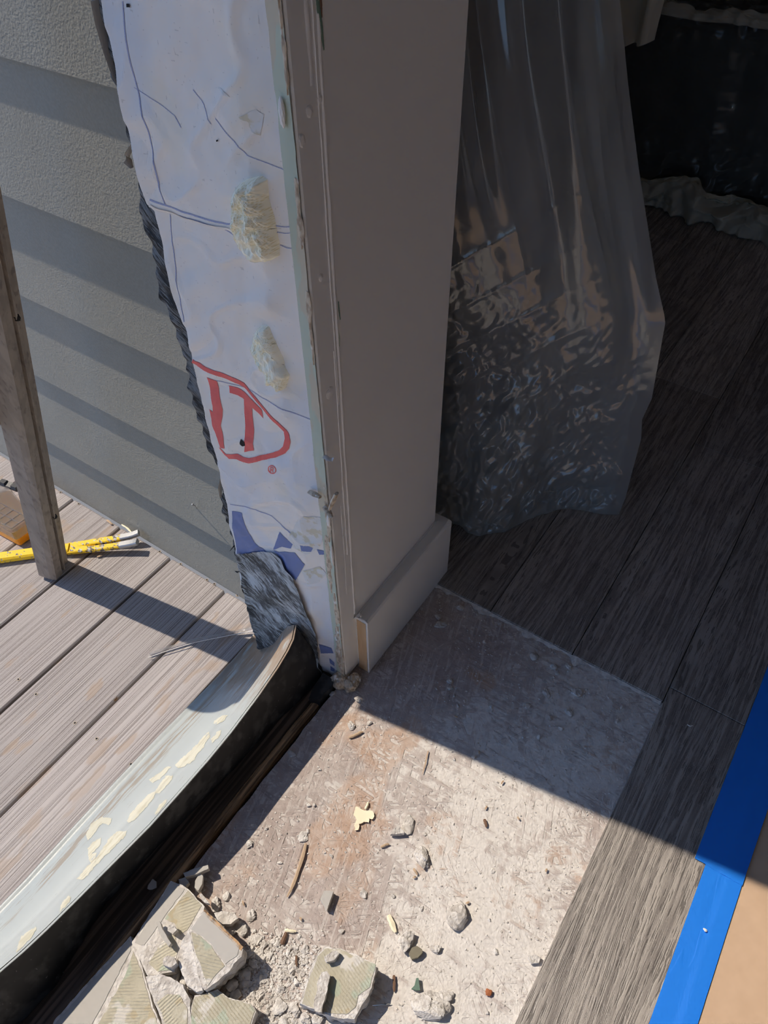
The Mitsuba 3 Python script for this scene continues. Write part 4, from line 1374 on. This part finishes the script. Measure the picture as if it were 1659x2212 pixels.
def drape(u, v):
    x = -0.85 + 1.7 * u
    # from the floor, up the front, over the top
    L1, L2 = 0.22, ct
    s = v * (L1 + L2 + 0.5)
    fl_ = np.clip(s, 0, L1)
    up = np.clip(s - L1, 0, L2)
    ov = np.clip(s - L1 - L2, 0, 0.5)
    hemy = 1.80 + 0.04 * (meshkit.fbm(np.stack([x * 5, x * 0, x * 0], -1), 3, 103) - 0.5) * 2 - 0.10 * x
    y = hemy + (1.915 - hemy) * np.clip(fl_ / L1, 0, 1) + ov
    bunch = np.sin(np.pi * np.clip(fl_ / L1, 0, 1)) ** 0.7
    z = 0.010 + bunch * (0.02 + 0.10 * meshkit.fbm(np.stack([x * 9, s * 9, x * 0], -1), 3, 104)) * (s < L1) + up
    low = np.exp(-up / 0.10)
    q = np.stack([x, s, x * 0], -1)
    y = y - low * 0.03 * ridged(q, 13, 2, 105) - low * 0.012 * ridged(q, 40, 2, 106) - 0.014 * ridged(np.stack([x, s * 0.1, x * 0], -1), 9, 2, 107) * (ov == 0) - 0.01 * np.exp(-(L2 - up) / 0.06) * ridged(q, 26, 2, 108)
    z = z + (ov > 0) * 0.012 * ridged(q, 20, 2, 109)
    return np.stack([x, y, np.maximum(z, 0.007)], -1)


obj('film', grid(drape, 300, 260), 'm_film_thin', sheet3, smooth=True)


def hem(u, v):
    P = drape(u, v * 0.17)
    return P + np.array([0, -0.008, 0.006]) * (0.4 + meshkit.fbm(np.stack([u * 60, v * 5, u * 0], -1), 3, 110))[..., None]


obj('bunched_hem', grid(hem, 260, 50), 'm_film_thick', sheet3, smooth=True)

def top_fold(u, v):
    P = drape(u, (0.22 + ct * (0.965 + 0.10 * v)) / (0.22 + ct + 0.5))
    n = meshkit.fbm(np.stack([u * 34, v * 3, u * 0], -1), 3, 112)
    return P + np.stack([0 * n, -0.016 - 0.020 * n, 0.010 + 0.012 * n], -1)


obj('bunched_fold', grid(top_fold, 260, 30), 'm_film_thick', sheet3, smooth=True)

# ------------------------------------------------------------------ broken drywall and plaster
def paper_on(coef, poly_px, z, bsdf, parent, ang, name='paper_face', off=0.0007, jit=0.0015, seed=1):
    """The ribbed or painted face left on a broken board, lying on its top plane."""
    P = ats(poly_px, 2, z)
    o = densify(P[:, :2], 0.003, jit, seed)
    v, f = flat_fill(o, 0.006)
    zz_ = np.c_[v, np.ones(len(v))] @ coef + off
    m = trimesh.Trimesh(np.c_[v, zz_], f, process=False)
    c, s = math.cos(ang), math.sin(ang)
    uv = np.c_[v[:, 0] * c + v[:, 1] * s, -v[:, 0] * s + v[:, 1] * c]
    if m.face_normals[:, 2].mean() < 0:
        m.invert()
    return obj(name, m, bsdf, parent, smooth=True, uv=uv)


def heights(poly_px, zs):
    return np.array([at(x, y, 2, z) for (x, y), z in zip(poly_px, zs if hasattr(zs, '__len__') else [zs] * len(poly_px))])


def drywall(label, poly, zs, faces, seed, thick=None, base=0.001, step=0.0035, rough=0.0018):
    t = thing('drywall_chunk', label, 'drywall chunk')
    m, coef = slab(heights(poly, zs), thick or 0, seed, 0.0016, step, rough, base=None if thick else base)
    obj('gypsum_core', m, 'm_plaster', t, smooth=35)
    zmean = float(np.mean(zs))
    for pp, b, ang in faces:
        paper_on(coef, pp, zmean, b, t, ang, seed=seed + len(pp))
    return t, coef


A_ = [(88, 2250), (119, 2203), (200, 2110), (282, 2022), (290, 2048), (311, 2101), (329, 2170), (352, 2225), (352, 2300), (88, 2300)]
drywall('broad flat drywall slab lying half in shade along the sill at the lower left corner', A_, 0.016, [([(190, 2250), (270, 2110), (288, 2056), (308, 2104), (326, 2172), (346, 2230), (346, 2290), (190, 2290)], 'm_rib', 0.6), ([(96, 2245), (122, 2207), (280, 2028), (284, 2050), (180, 2250)], 'm_paper_grey', 0.2)], 1)
B_ = [(284, 2035), (330, 1965), (369, 1903), (390, 1910), (407, 1921), (442, 1957), (436, 1985), (404, 2015), (388, 2055), (376, 2100), (345, 2105), (318, 2108), (300, 2070)]
drywall('long drywall slab beside the sill with a narrow gypsum strip lying on it', B_, [0.020, 0.022, 0.026, 0.026, 0.027, 0.028, 0.028, 0.026, 0.024, 0.022, 0.020, 0.020, 0.020],
        [([(356, 1985), (407, 1925), (437, 1958), (405, 2010), (390, 2020), (378, 1995)], 'm_rib', 0.9), ([(290, 2035), (370, 1908), (400, 1922), (352, 1985), (310, 2040)], 'm_paper_grey', 0), ([(345, 2040), (375, 2010), (384, 2050), (374, 2095), (340, 2098), (320, 2080)], 'm_rib', 1.1)], 2)
C_ = [(409, 2007), (425, 1988), (442, 1966), (470, 1990), (500, 2020), (526, 2047), (522, 2066), (500, 2090), (470, 2118), (440, 2140), (425, 2105)]
drywall('thick drywall chunk with a brown taped edge propped on the pile', C_, [0.046, 0.048, 0.050, 0.050, 0.050, 0.048, 0.046, 0.044, 0.042, 0.040, 0.043],
        [([(412, 2008), (443, 1970), (518, 2044), (512, 2066), (486, 2082), (456, 2040), (436, 2022)], 'm_paper_grey', 0), ([(414, 2014), (434, 2022), (456, 2044), (484, 2086), (460, 2110), (446, 2128), (430, 2080), (420, 2050)], 'm_rib', 0.35), ([(441, 1967), (447, 1968), (526, 2046), (521, 2054), (480, 2012), (446, 1980)], 'm_worn_wood', 0)], 3, thick=0.034, rough=0.004)
W_ = [(383, 2058), (392, 2034), (409, 2008), (416, 2050), (426, 2090), (438, 2138), (424, 2142), (404, 2130), (388, 2090)]
drywall('white crumbled gypsum lump against the side of the taped drywall chunk', W_, [0.034, 0.038, 0.042, 0.040, 0.038, 0.034, 0.030, 0.028, 0.030], [], 4, rough=0.005)
D_ = [(412, 2178), (420, 2150), (445, 2146), (470, 2137), (492, 2154), (542, 2168), (554, 2184), (545, 2205), (536, 2235), (410, 2240)]
drywall('greenish ribbed drywall slab at the bottom edge of the photo', D_, 0.024, [([(414, 2178), (422, 2153), (470, 2140), (491, 2157), (541, 2170), (551, 2184), (543, 2205), (533, 2232), (413, 2236)], 'm_rib', -0.15)], 5)
E_ = [(313, 2110), (345, 2104), (372, 2112), (395, 2130), (411, 2160), (410, 2240), (356, 2230), (333, 2165)]
drywall('rough pale gypsum block left of the greenish ribbed slab', E_, [0.026, 0.028, 0.028, 0.028, 0.027, 0.022, 0.020, 0.024], [([(338, 2165), (362, 2148), (388, 2150), (405, 2180), (404, 2225), (360, 2222)], 'm_rib', 1.3)], 6, rough=0.004)
F_ = [(683, 2066), (701, 2046), (734, 2049), (775, 2065), (814, 2083), (809, 2110), (803, 2134), (786, 2165), (763, 2203), (722, 2196), (690, 2186), (647, 2167), (660, 2125)]
ft, fcoef = drywall('separate greenish ribbed drywall chunk standing alone on the dusty floor', F_, [0.030, 0.032, 0.034, 0.036, 0.037, 0.036, 0.035, 0.033, 0.030, 0.029, 0.028, 0.027, 0.028],
                    [([(686, 2066), (702, 2049), (734, 2052), (811, 2085), (800, 2133), (775, 2150), (768, 2176), (752, 2190), (722, 2190), (692, 2182), (652, 2165), (664, 2124)], 'm_rib', -0.25)], 7, rough=0.005)
S_ = [(686, 2120), (695, 2098), (706, 2097), (712, 2106), (708, 2130), (702, 2158), (694, 2184), (680, 2184), (677, 2168), (684, 2142)]
m, _ = slab(heights(S_, 0.044), 0.016, 8, 0.0016, 0.003, 0.004)
tag(obj('plaster_stick', m, 'm_plaster', smooth=35), 'white gypsum splinter lying across the lone greenish chunk', 'plaster piece')
S2 = [(701, 2066), (716, 2056), (728, 2052), (732, 2060), (722, 2074), (706, 2078)]
m, _ = slab(heights(S2, 0.044), 0.012, 9, 0.0012, 0.003, 0.003)
tag(obj('plaster_piece', m, 'm_plaster', smooth=35), 'pale gypsum scrap on the upper edge of the lone greenish chunk', 'plaster piece')
# narrow strips and scraps on and round the pile
for label, poly, z, th, b in [
    ('thin leaning gypsum strip across the long drywall slab', [(337, 1992), (344, 1990), (352, 2008), (369, 2038), (364, 2044), (352, 2028), (342, 2012)], 0.040, 0.010, 'm_paper_grey'),
    ('tan square gypsum scrap on the long drywall slab', [(362, 2000), (374, 1997), (382, 2008), (373, 2018), (362, 2010)], 0.038, 0.008, 'm_plaster'),
    ('white nugget on the lower part of the long drywall slab', [(352, 2070), (362, 2064), (377, 2068), (382, 2080), (368, 2090), (352, 2084)], 0.040, 0.014, 'm_plaster'),
    ('grey flat drywall scrap lying in the shade by the sill', [(396, 1886), (420, 1876), (449, 1868), (450, 1876), (425, 1888), (400, 1894)], 0.022, 0.010, 'm_paper_grey'),
    ('grey pointed drywall scrap below the flat one in the shade', [(422, 1902), (432, 1886), (438, 1892), (437, 1910), (428, 1925), (420, 1918)], 0.018, 0.009, 'm_paper_grey'),
    ('grey chip wedged beside the sill in the shade', [(386, 1900), (400, 1895), (408, 1906), (398, 1916), (388, 1912)], 0.018, 0.009, 'm_paper_grey'),
    ('white chip standing at the shadow edge by the long slab', [(430, 1932), (436, 1930), (446, 1944), (453, 1952), (442, 1950), (434, 1942)], 0.030, 0.010, 'm_plaster'),
    ('pale flake lying on the dark sill membrane', [(320, 1912), (330, 1898), (337, 1904), (338, 1916), (328, 1920), (318, 1919)], 0.006, 0.003, 'm_paper_grey'),
    ('flat brownish gypsum triangle right of the taped chunk', [(462, 1972), (480, 1968), (505, 1970), (514, 1984), (498, 1996), (474, 1996)], 0.020, 0.012, 'm_plaster'),
    ('pale rectangular plaster tile in the middle of the floor', [(700, 1924), (720, 1925), (706, 1966), (692, 1942)], 0.012, 0.010, 'm_paper_grey'),
    ('flat white plaster triangle beside the grey stone', [(858, 1782), (872, 1795), (874, 1800), (844, 1802), (846, 1796)], 0.010, 0.007, 'm_plaster'),
    ('brownish flat lump touching the vinyl plank edge', [(1142, 2066), (1155, 2062), (1168, 2068), (1164, 2080), (1148, 2082)], 0.007, 0.006, 'm_plaster')]:
    m, _ = slab(heights(poly, z), th, len(poly) + int(z * 1000), 0.0007, 0.0025, 0.0012)
    lo = m.vertices[:, 2].min()
    tag(obj('plaster_piece', m, b, smooth=35), label, 'plaster piece')
# cream paint flake
fl_poly = [(767, 1743), (775, 1742), (785, 1750), (798, 1751), (806, 1753), (810, 1762), (806, 1768), (797, 1769), (796, 1777), (786, 1775), (776, 1781), (775, 1793), (765, 1794), (769, 1772), (764, 1760)]
o = densify(ats(fl_poly, 2, 0.003)[:, :2], 0.0012, 0.0022, 4)
m = trimesh.creation.extrude_polygon(Polygon(o).buffer(0), 0.0014, engine='earcut')
m = m.subdivide_to_size(0.006)
m.vertices[:, 2] += 0.0012 + 0.0035 * meshkit.noise(np.c_[m.vertices[:, :2] * 60, np.zeros(len(m.vertices))], 3)
tag(obj('paint_flake', m, 'm_cream', smooth=30), 'cream three pointed flake on the brown patch of the floor', 'flake')

# single stones: lump shapes reused
LUMPS = []
for i in range(7):
    m = trimesh.creation.icosphere(3)
    p = m.vertices
    r = 0.72 + 0.62 * (meshkit.fbm(p * 1.3 + i * 7.1, 4, i) - 0.5) * 2 * 0.8 + 0.25 * (meshkit.noise(p * 4.0 + i * 3, i) - 0.5)
    q = p * r[:, None]
    # knock a few flat faces onto it
    rr = np.random.default_rng(i)
    for _ in range(7):
        d = rr.normal(size=3)
        d /= np.linalg.norm(d)
        lim = 0.42 + 0.25 * rr.random()
        over = np.maximum(q @ d - lim, 0)
        q = q - over[:, None] * d * 0.9
    m.vertices = q
    LUMPS.append(m)
LUMP_D = {(i, b): ply(m, b, smooth=38) for i, m in enumerate(LUMPS) for b in ('m_plaster', 'm_paper_grey')}


def lump(name, px, py, r, label, flat=0.65, i=None, b='m_plaster', group=None, cat='plaster lump', z=0.0):
    c = at(px, py, 2, z)
    i = rng.integers(7) if i is None else i
    s = r * np.linalg.norm(c - CAM) / F
    a = float(rng.random() * 360)
    sc = [s * float(rng.uniform(1.1, 1.45)), s * float(rng.uniform(0.95, 1.2)), s * flat]
    tw = T().translate([c[0], c[1], z + s * flat * 0.42]).rotate([0, 0, 1], a).scale(sc)
    k = obj(name, {**LUMP_D[(int(i), b)], 'to_world': tw}, None)
    return tag(k, label, cat, group)


NAMED = [(911, 1850, 19, 'knobbly white lump with a dark shadow right of centre on the dusty floor'), (987, 1987, 27, 'largest round white plaster lump, alone on the right of the dusty floor'), (882, 1786, 19, 'grey stone beside the flat white triangle'),
         (875, 2036, 22, 'white crumbling lump touching the dark curled piece'), (925, 2175, 30, 'big pale rubble lump at the bottom edge with an arm of plaster'), (955, 2158, 17, 'arm shaped plaster lump at the bottom edge'), (942, 2052, 13, 'pale lump to the right of the dark curled piece'),
         (539, 1824, 8, 'small white cube of plaster at the left shadow edge'), (666, 1740, 6, 'tiny pinkish pebble on the orange brown patch'), (653, 1808, 13, 'soft round heap of dust at the top of the long splinter'), (542, 1980, 11, 'pointed white lump right of the brownish triangle'),
         (522, 2008, 15, 'round white lump beside the taped drywall chunk'), (500, 2012, 12, 'white lump squeezed under the taped drywall chunk'), (551, 2029, 12, 'flat topped white lump right of the taped drywall chunk'), (490, 1939, 10, 'small white lump above the brownish triangle'), (466, 1957, 13, 'rough lump by the tip of the long slab'),
         (786, 1930, 9, 'small lump on the open floor right of the plaster tile'), (738, 2013, 6, 'small white cube above the lone greenish chunk'), (759, 1570, 10, 'lump by the tan stick near the shadow corner'), (849, 1936, 5, 'small round grey pebble on the brown patch'), (606, 2178, 14, 'largest pebble in the gravel between the two greenish slabs'),
         (1152, 1420, 10, 'grey lump nearest the plank edge in the shade'), (1197, 1441, 9, 'grey lump second along the plank edge in the shade'), (1227, 1440, 8, 'grey lump third along the plank edge in the shade'), (1243, 1497, 13, 'largest lump in the shaded part of the floor'), (1180, 1500, 11, 'flat dusty lump left of the largest one in the shade'),
         (1229, 1541, 9, 'pale lump below the largest one in the shade'), (1188, 1552, 7, 'small upright lump in the middle of the shade'), (950, 1352, 13, 'pale lump in the dark hollow by the baseboard'), (948, 1334, 8, 'smaller lump above the pale one by the baseboard'), (996, 1314, 9, 'round lump below the plank edge by the baseboard'), (1136, 1523, 9, 'flat pale flake in the shade left of the small upright lump'),
         (971, 1472, 8, 'small shaded lump near the middle of the floor'), (972, 1487, 7, 'small shaded lump just below another'), (773, 1512, 9, 'lump right of the broken corner foot'), (630, 1630, 10, 'pale dust disc beside the sill in the shade'), (718, 1500, 7, 'small pale chip at the corner foot')]
for x, y, r, lab in NAMED:
    lump('plaster_lump', x, y, r, lab, flat=0.35 if 'flat' in lab or 'disc' in lab or 'heap' in lab else 0.7)
# underpinning rubble of the pile
for x, y, r in [(478, 2108, 17), (500, 2098, 15), (520, 2080, 14), (535, 2064, 12), (462, 2140, 12), (350, 2106, 12), (380, 2110, 13), (398, 2120, 11), (420, 2140, 12), (440, 2150, 10), (325, 2100, 9), (405, 2165, 12), (500, 2130, 15), (530, 2105, 13), (512, 2150, 11), (548, 2086, 10), (660, 2200, 12), (685, 2205, 13), (640, 2185, 10)]:
    lump('rubble_piece', x, y, r, 'rough lump of crumbled gypsum packed round the foot of the drywall pile', flat=0.8, group='crumbled gypsum round the drywall pile', cat='rubble')

# sticks and coloured chips
def stick(label, pts, r, b, z=0.003, name='wood_splinter', cat='splinter', squash=0.7):
    P = interp3(np.array([at(x, y, 2, z + 0.0012 * (i % 2)) for i, (x, y) in enumerate(pts)]), np.linspace(0, 1, 9))
    P[:, :2] += 0.0006 * (rng.random((9, 2)) - 0.5)
    k = obj(name, tube(P, r * np.r_[0.55, 0.75, 0.8, 0.72, 0.8, 0.7, 0.75, 0.6, 0.3] * rng.uniform(0.85, 1.1, 9), 5, squash), b, smooth=35)
    return tag(k, label, cat)


stick('long tan splinter lying below the dust heap', [(661, 1822), (652, 1858), (641, 1890), (630, 1920), (620, 1938)], 0.0032, 'm_splinter')
stick('short tan stick near the corner of the shadow', [(753, 1594), (768, 1587), (784, 1580)], 0.0030, 'm_splinter')
stick('cream stick at the top of the cream flake', [(789, 1748), (793, 1740), (796, 1732)], 0.0024, 'm_cream')
stick('dark upright splinter above the gravel', [(608, 2040), (613, 2028), (618, 2014)], 0.0038, 'm_splinter_dark')
stick('pale stick right of the dark splinter above the gravel', [(615, 2009), (628, 2011), (640, 2012)], 0.0026, 'm_cream')
stick('brown upright splinter right of the lone greenish chunk', [(851, 2107), (852, 2125), (851, 2142)], 0.0028, 'm_splinter_dark')
stick('thin grey nail sized sliver right of the lone greenish chunk', [(805, 2171), (825, 2169), (844, 2169)], 0.0014, 'm_steel')
stick('tan sliver on the brown patch left of the white lump', [(822, 1830), (832, 1825), (841, 1823)], 0.0022, 'm_splinter')
stick('orange sliver left of the knobbly lump', [(893, 1876), (898, 1883), (902, 1890)], 0.0022, 'm_splinter')
stick('dark chip right of centre under the shadow line', [(1047, 1770), (1049, 1779), (1051, 1787)], 0.0030, 'm_splinter_dark')
stick('cream bone shaped scrap above the crumbling lump', [(839, 1977), (845, 1990), (850, 2003), (855, 2014)], 0.0048, 'm_cream')
stick('long thin sliver standing out of the sunny floor left of the shadow line', [(925, 1622), (920, 1645), (913, 1672)], 0.0014, 'm_splinter')
stick('tan sliver at the foot of the largest lump', [(640, 2064), (640, 2076), (641, 2088)], 0.0020, 'm_splinter_dark')
stick('tan splinter high on the gravel edge', [(524, 1946), (526, 1952), (528, 1957)], 0.0016, 'm_splinter')
stick('rust coloured seed by the plank edge', [(1050, 2141), (1056, 2144), (1062, 2147)], 0.0052, 'm_rust_chip', name='rust_chip', cat='chip')
for nm, label, poly, z, th, b in [('curled_piece', 'dark curled piece on the crumbling lump', [(883, 2060), (889, 2048), (901, 2043), (911, 2050), (912, 2058), (902, 2068), (890, 2072)], 0.009, 0.008, 'm_olive'),
                              ('green_scrap', 'dark green pointed scrap above the big bottom lump', [(889, 2136), (896, 2128), (899, 2113), (904, 2112), (906, 2128), (908, 2139), (898, 2139)], 0.008, 0.004, 'm_green_chip'),
                              ('rust_chip', 'rust coloured chip by the plank edge', [(1049, 2140), (1056, 2139), (1064, 2143), (1062, 2149), (1053, 2148)], 0.0045, 0.003, 'm_rust_chip')]:
    m, _ = slab(heights(poly, z), th, len(poly) + 40, 0.0008, 0.002, 0.0006)
    tag(obj(nm, m, b, smooth=35), label, 'scrap')
stick('tan chip on the deck by the siding', [(231, 1123), (238, 1129), (243, 1133)], 0.0032, 'm_splinter', z=ZD + 0.003, name='deck_chip', cat='chip')
stick('pair of tan crumbs on the deck below the pry bar claw', [(210, 1203), (216, 1201), (222, 1199)], 0.0026, 'm_splinter', z=ZD + 0.003, name='deck_chip', cat='chip')
stick('curled cream shaving on the deck against the siding', [(263, 1133), (272, 1138), (280, 1146), (284, 1150)], 0.0026, 'm_cream', z=ZD + 0.004, name='shaving', cat='shaving')
stick('white speck on the shaded plank', [(1485, 1565), (1490, 1569), (1497, 1567)], 0.0012, 'm_white_caulk', z=0.0066, name='white_speck', cat='speck')
stick('white speck stuck on the sunny tape', [(1521, 2006), (1524, 2010), (1527, 2009)], 0.0024, 'm_white_caulk', z=0.0085, name='white_speck', cat='speck')
for i, (x, y) in enumerate([(1035, 1625), (1120, 1768), (895, 1895), (985, 1548), (1050, 1745), (1085, 1690), (1180, 1880), (1010, 1950), (650, 1985)]):
    a = float(rng.random() * 3)
    stick('tiny brown wood chip in the dust', [(x - 4 * math.cos(a), y - 4 * math.sin(a)), (x, y), (x + 4 * math.cos(a), y + 4 * math.sin(a))], 0.0018, 'm_splinter', name='wood_chip', cat='chip')
    labels[[k for k in labels if k.startswith('wood_chip')][-1]]['group'] = 'tiny wood chips in the dust'

# loose crumbs: the ones that show largest are single things, the fine grit is one object
CR = []
for i in range(8):
    m = trimesh.creation.icosphere(2)
    q = m.vertices * (0.65 + 0.8 * meshkit.fbm(m.vertices * 1.6 + i * 4, 3, i)[:, None])
    rr = np.random.default_rng(50 + i)
    for _ in range(8):
        d = rr.normal(size=3)
        d /= np.linalg.norm(d)
        q = q - np.maximum(q @ d - (0.35 + 0.3 * rr.random()), 0)[:, None] * d
    CR.append((q, np.array(m.faces)))
CR_D = [ply(m, 'm_plaster') for m in CR]
gr = Polygon([(530, 2060), (560, 2020), (640, 2040), (690, 2050), (660, 2110), (640, 2180), (630, 2230), (560, 2240), (550, 2180), (490, 2150), (520, 2110)])


def in_gravel():
    while True:
        x, y = rng.uniform(480, 700), rng.uniform(2010, 2240)
        if gr.contains(Point(x, y)):
            return x, y


def on_floor():
    p = None
    while True:
        X, Y = rng.uniform(0.0, XC - 0.004), rng.uniform(-0.56, YC - 0.006)
        w = 0.25 + 0.9 * math.exp(-((YC - Y) / 0.06) ** 2) + 0.8 * math.exp(-((X - 0.03) ** 2 + (Y + 0.40) ** 2) / 0.008) + 0.5 * meshkit.noise(np.array([[X * 14, Y * 14, 0]]), 3)[0]
        if rng.random() < w / 2:
            return X, Y


def crumb_at(X, Y, s):
    fl_ = rng.uniform(0.5, 0.85)
    return T().translate([float(X), float(Y), float(s * 0.4)]).rotate([0, 0, 1], float(rng.uniform(0, 360))).scale([float(s * rng.uniform(0.9, 1.5)), float(s), float(s * fl_)])


for n in range(300):
    if n < 190:
        x, y = in_gravel()
        P = at(x, y, 2, 0.002)
        s = 0.0019 + 0.0038 * rng.random() ** 2.2
        X, Y = P[0], P[1]
        lab, grp = 'pale plaster crumb in the gravel heap between the greenish slabs', 'crumbs of the gravel heap'
    else:
        X, Y = on_floor()
        s = 0.0014 + 0.0026 * rng.random() ** 2
        lab, grp = 'loose plaster crumb scattered over the subfloor', 'crumbs scattered over the subfloor'
    k = obj('plaster_crumb', {**CR_D[n % 8], 'to_world': crumb_at(X, Y, s)}, None)
    tag(k, lab, 'crumb', grp)
octa = trimesh.creation.icosphere(0)
vs, fs = [], []
for n in range(4200):
    if n < 1500:
        x, y = in_gravel()
        P = at(x + rng.normal() * 14, y + rng.normal() * 14, 2, 0.001)
        X, Y = P[0], P[1]
    else:
        X, Y = on_floor()
    if not (0.0 < X < XC - 0.002 and Y < YC - 0.003):
        continue
    s = rng.uniform(0.0006, 0.0022) if n < 1500 else rng.uniform(0.0004, 0.0015)
    v = octa.vertices * (rng.uniform(0.6, 1.3, (12, 1))) * [s * 1.2, s, s * 0.7] + [X, Y, s * 0.4]
    fs.append(octa.faces + 12 * len(vs))
    vs.append(v)
tag(obj('plaster_grit', trimesh.Trimesh(np.vstack(vs), np.vstack(fs), process=False), 'm_plaster'), 'fine plaster grit sprinkled over the subfloor', 'grit', kind='stuff')
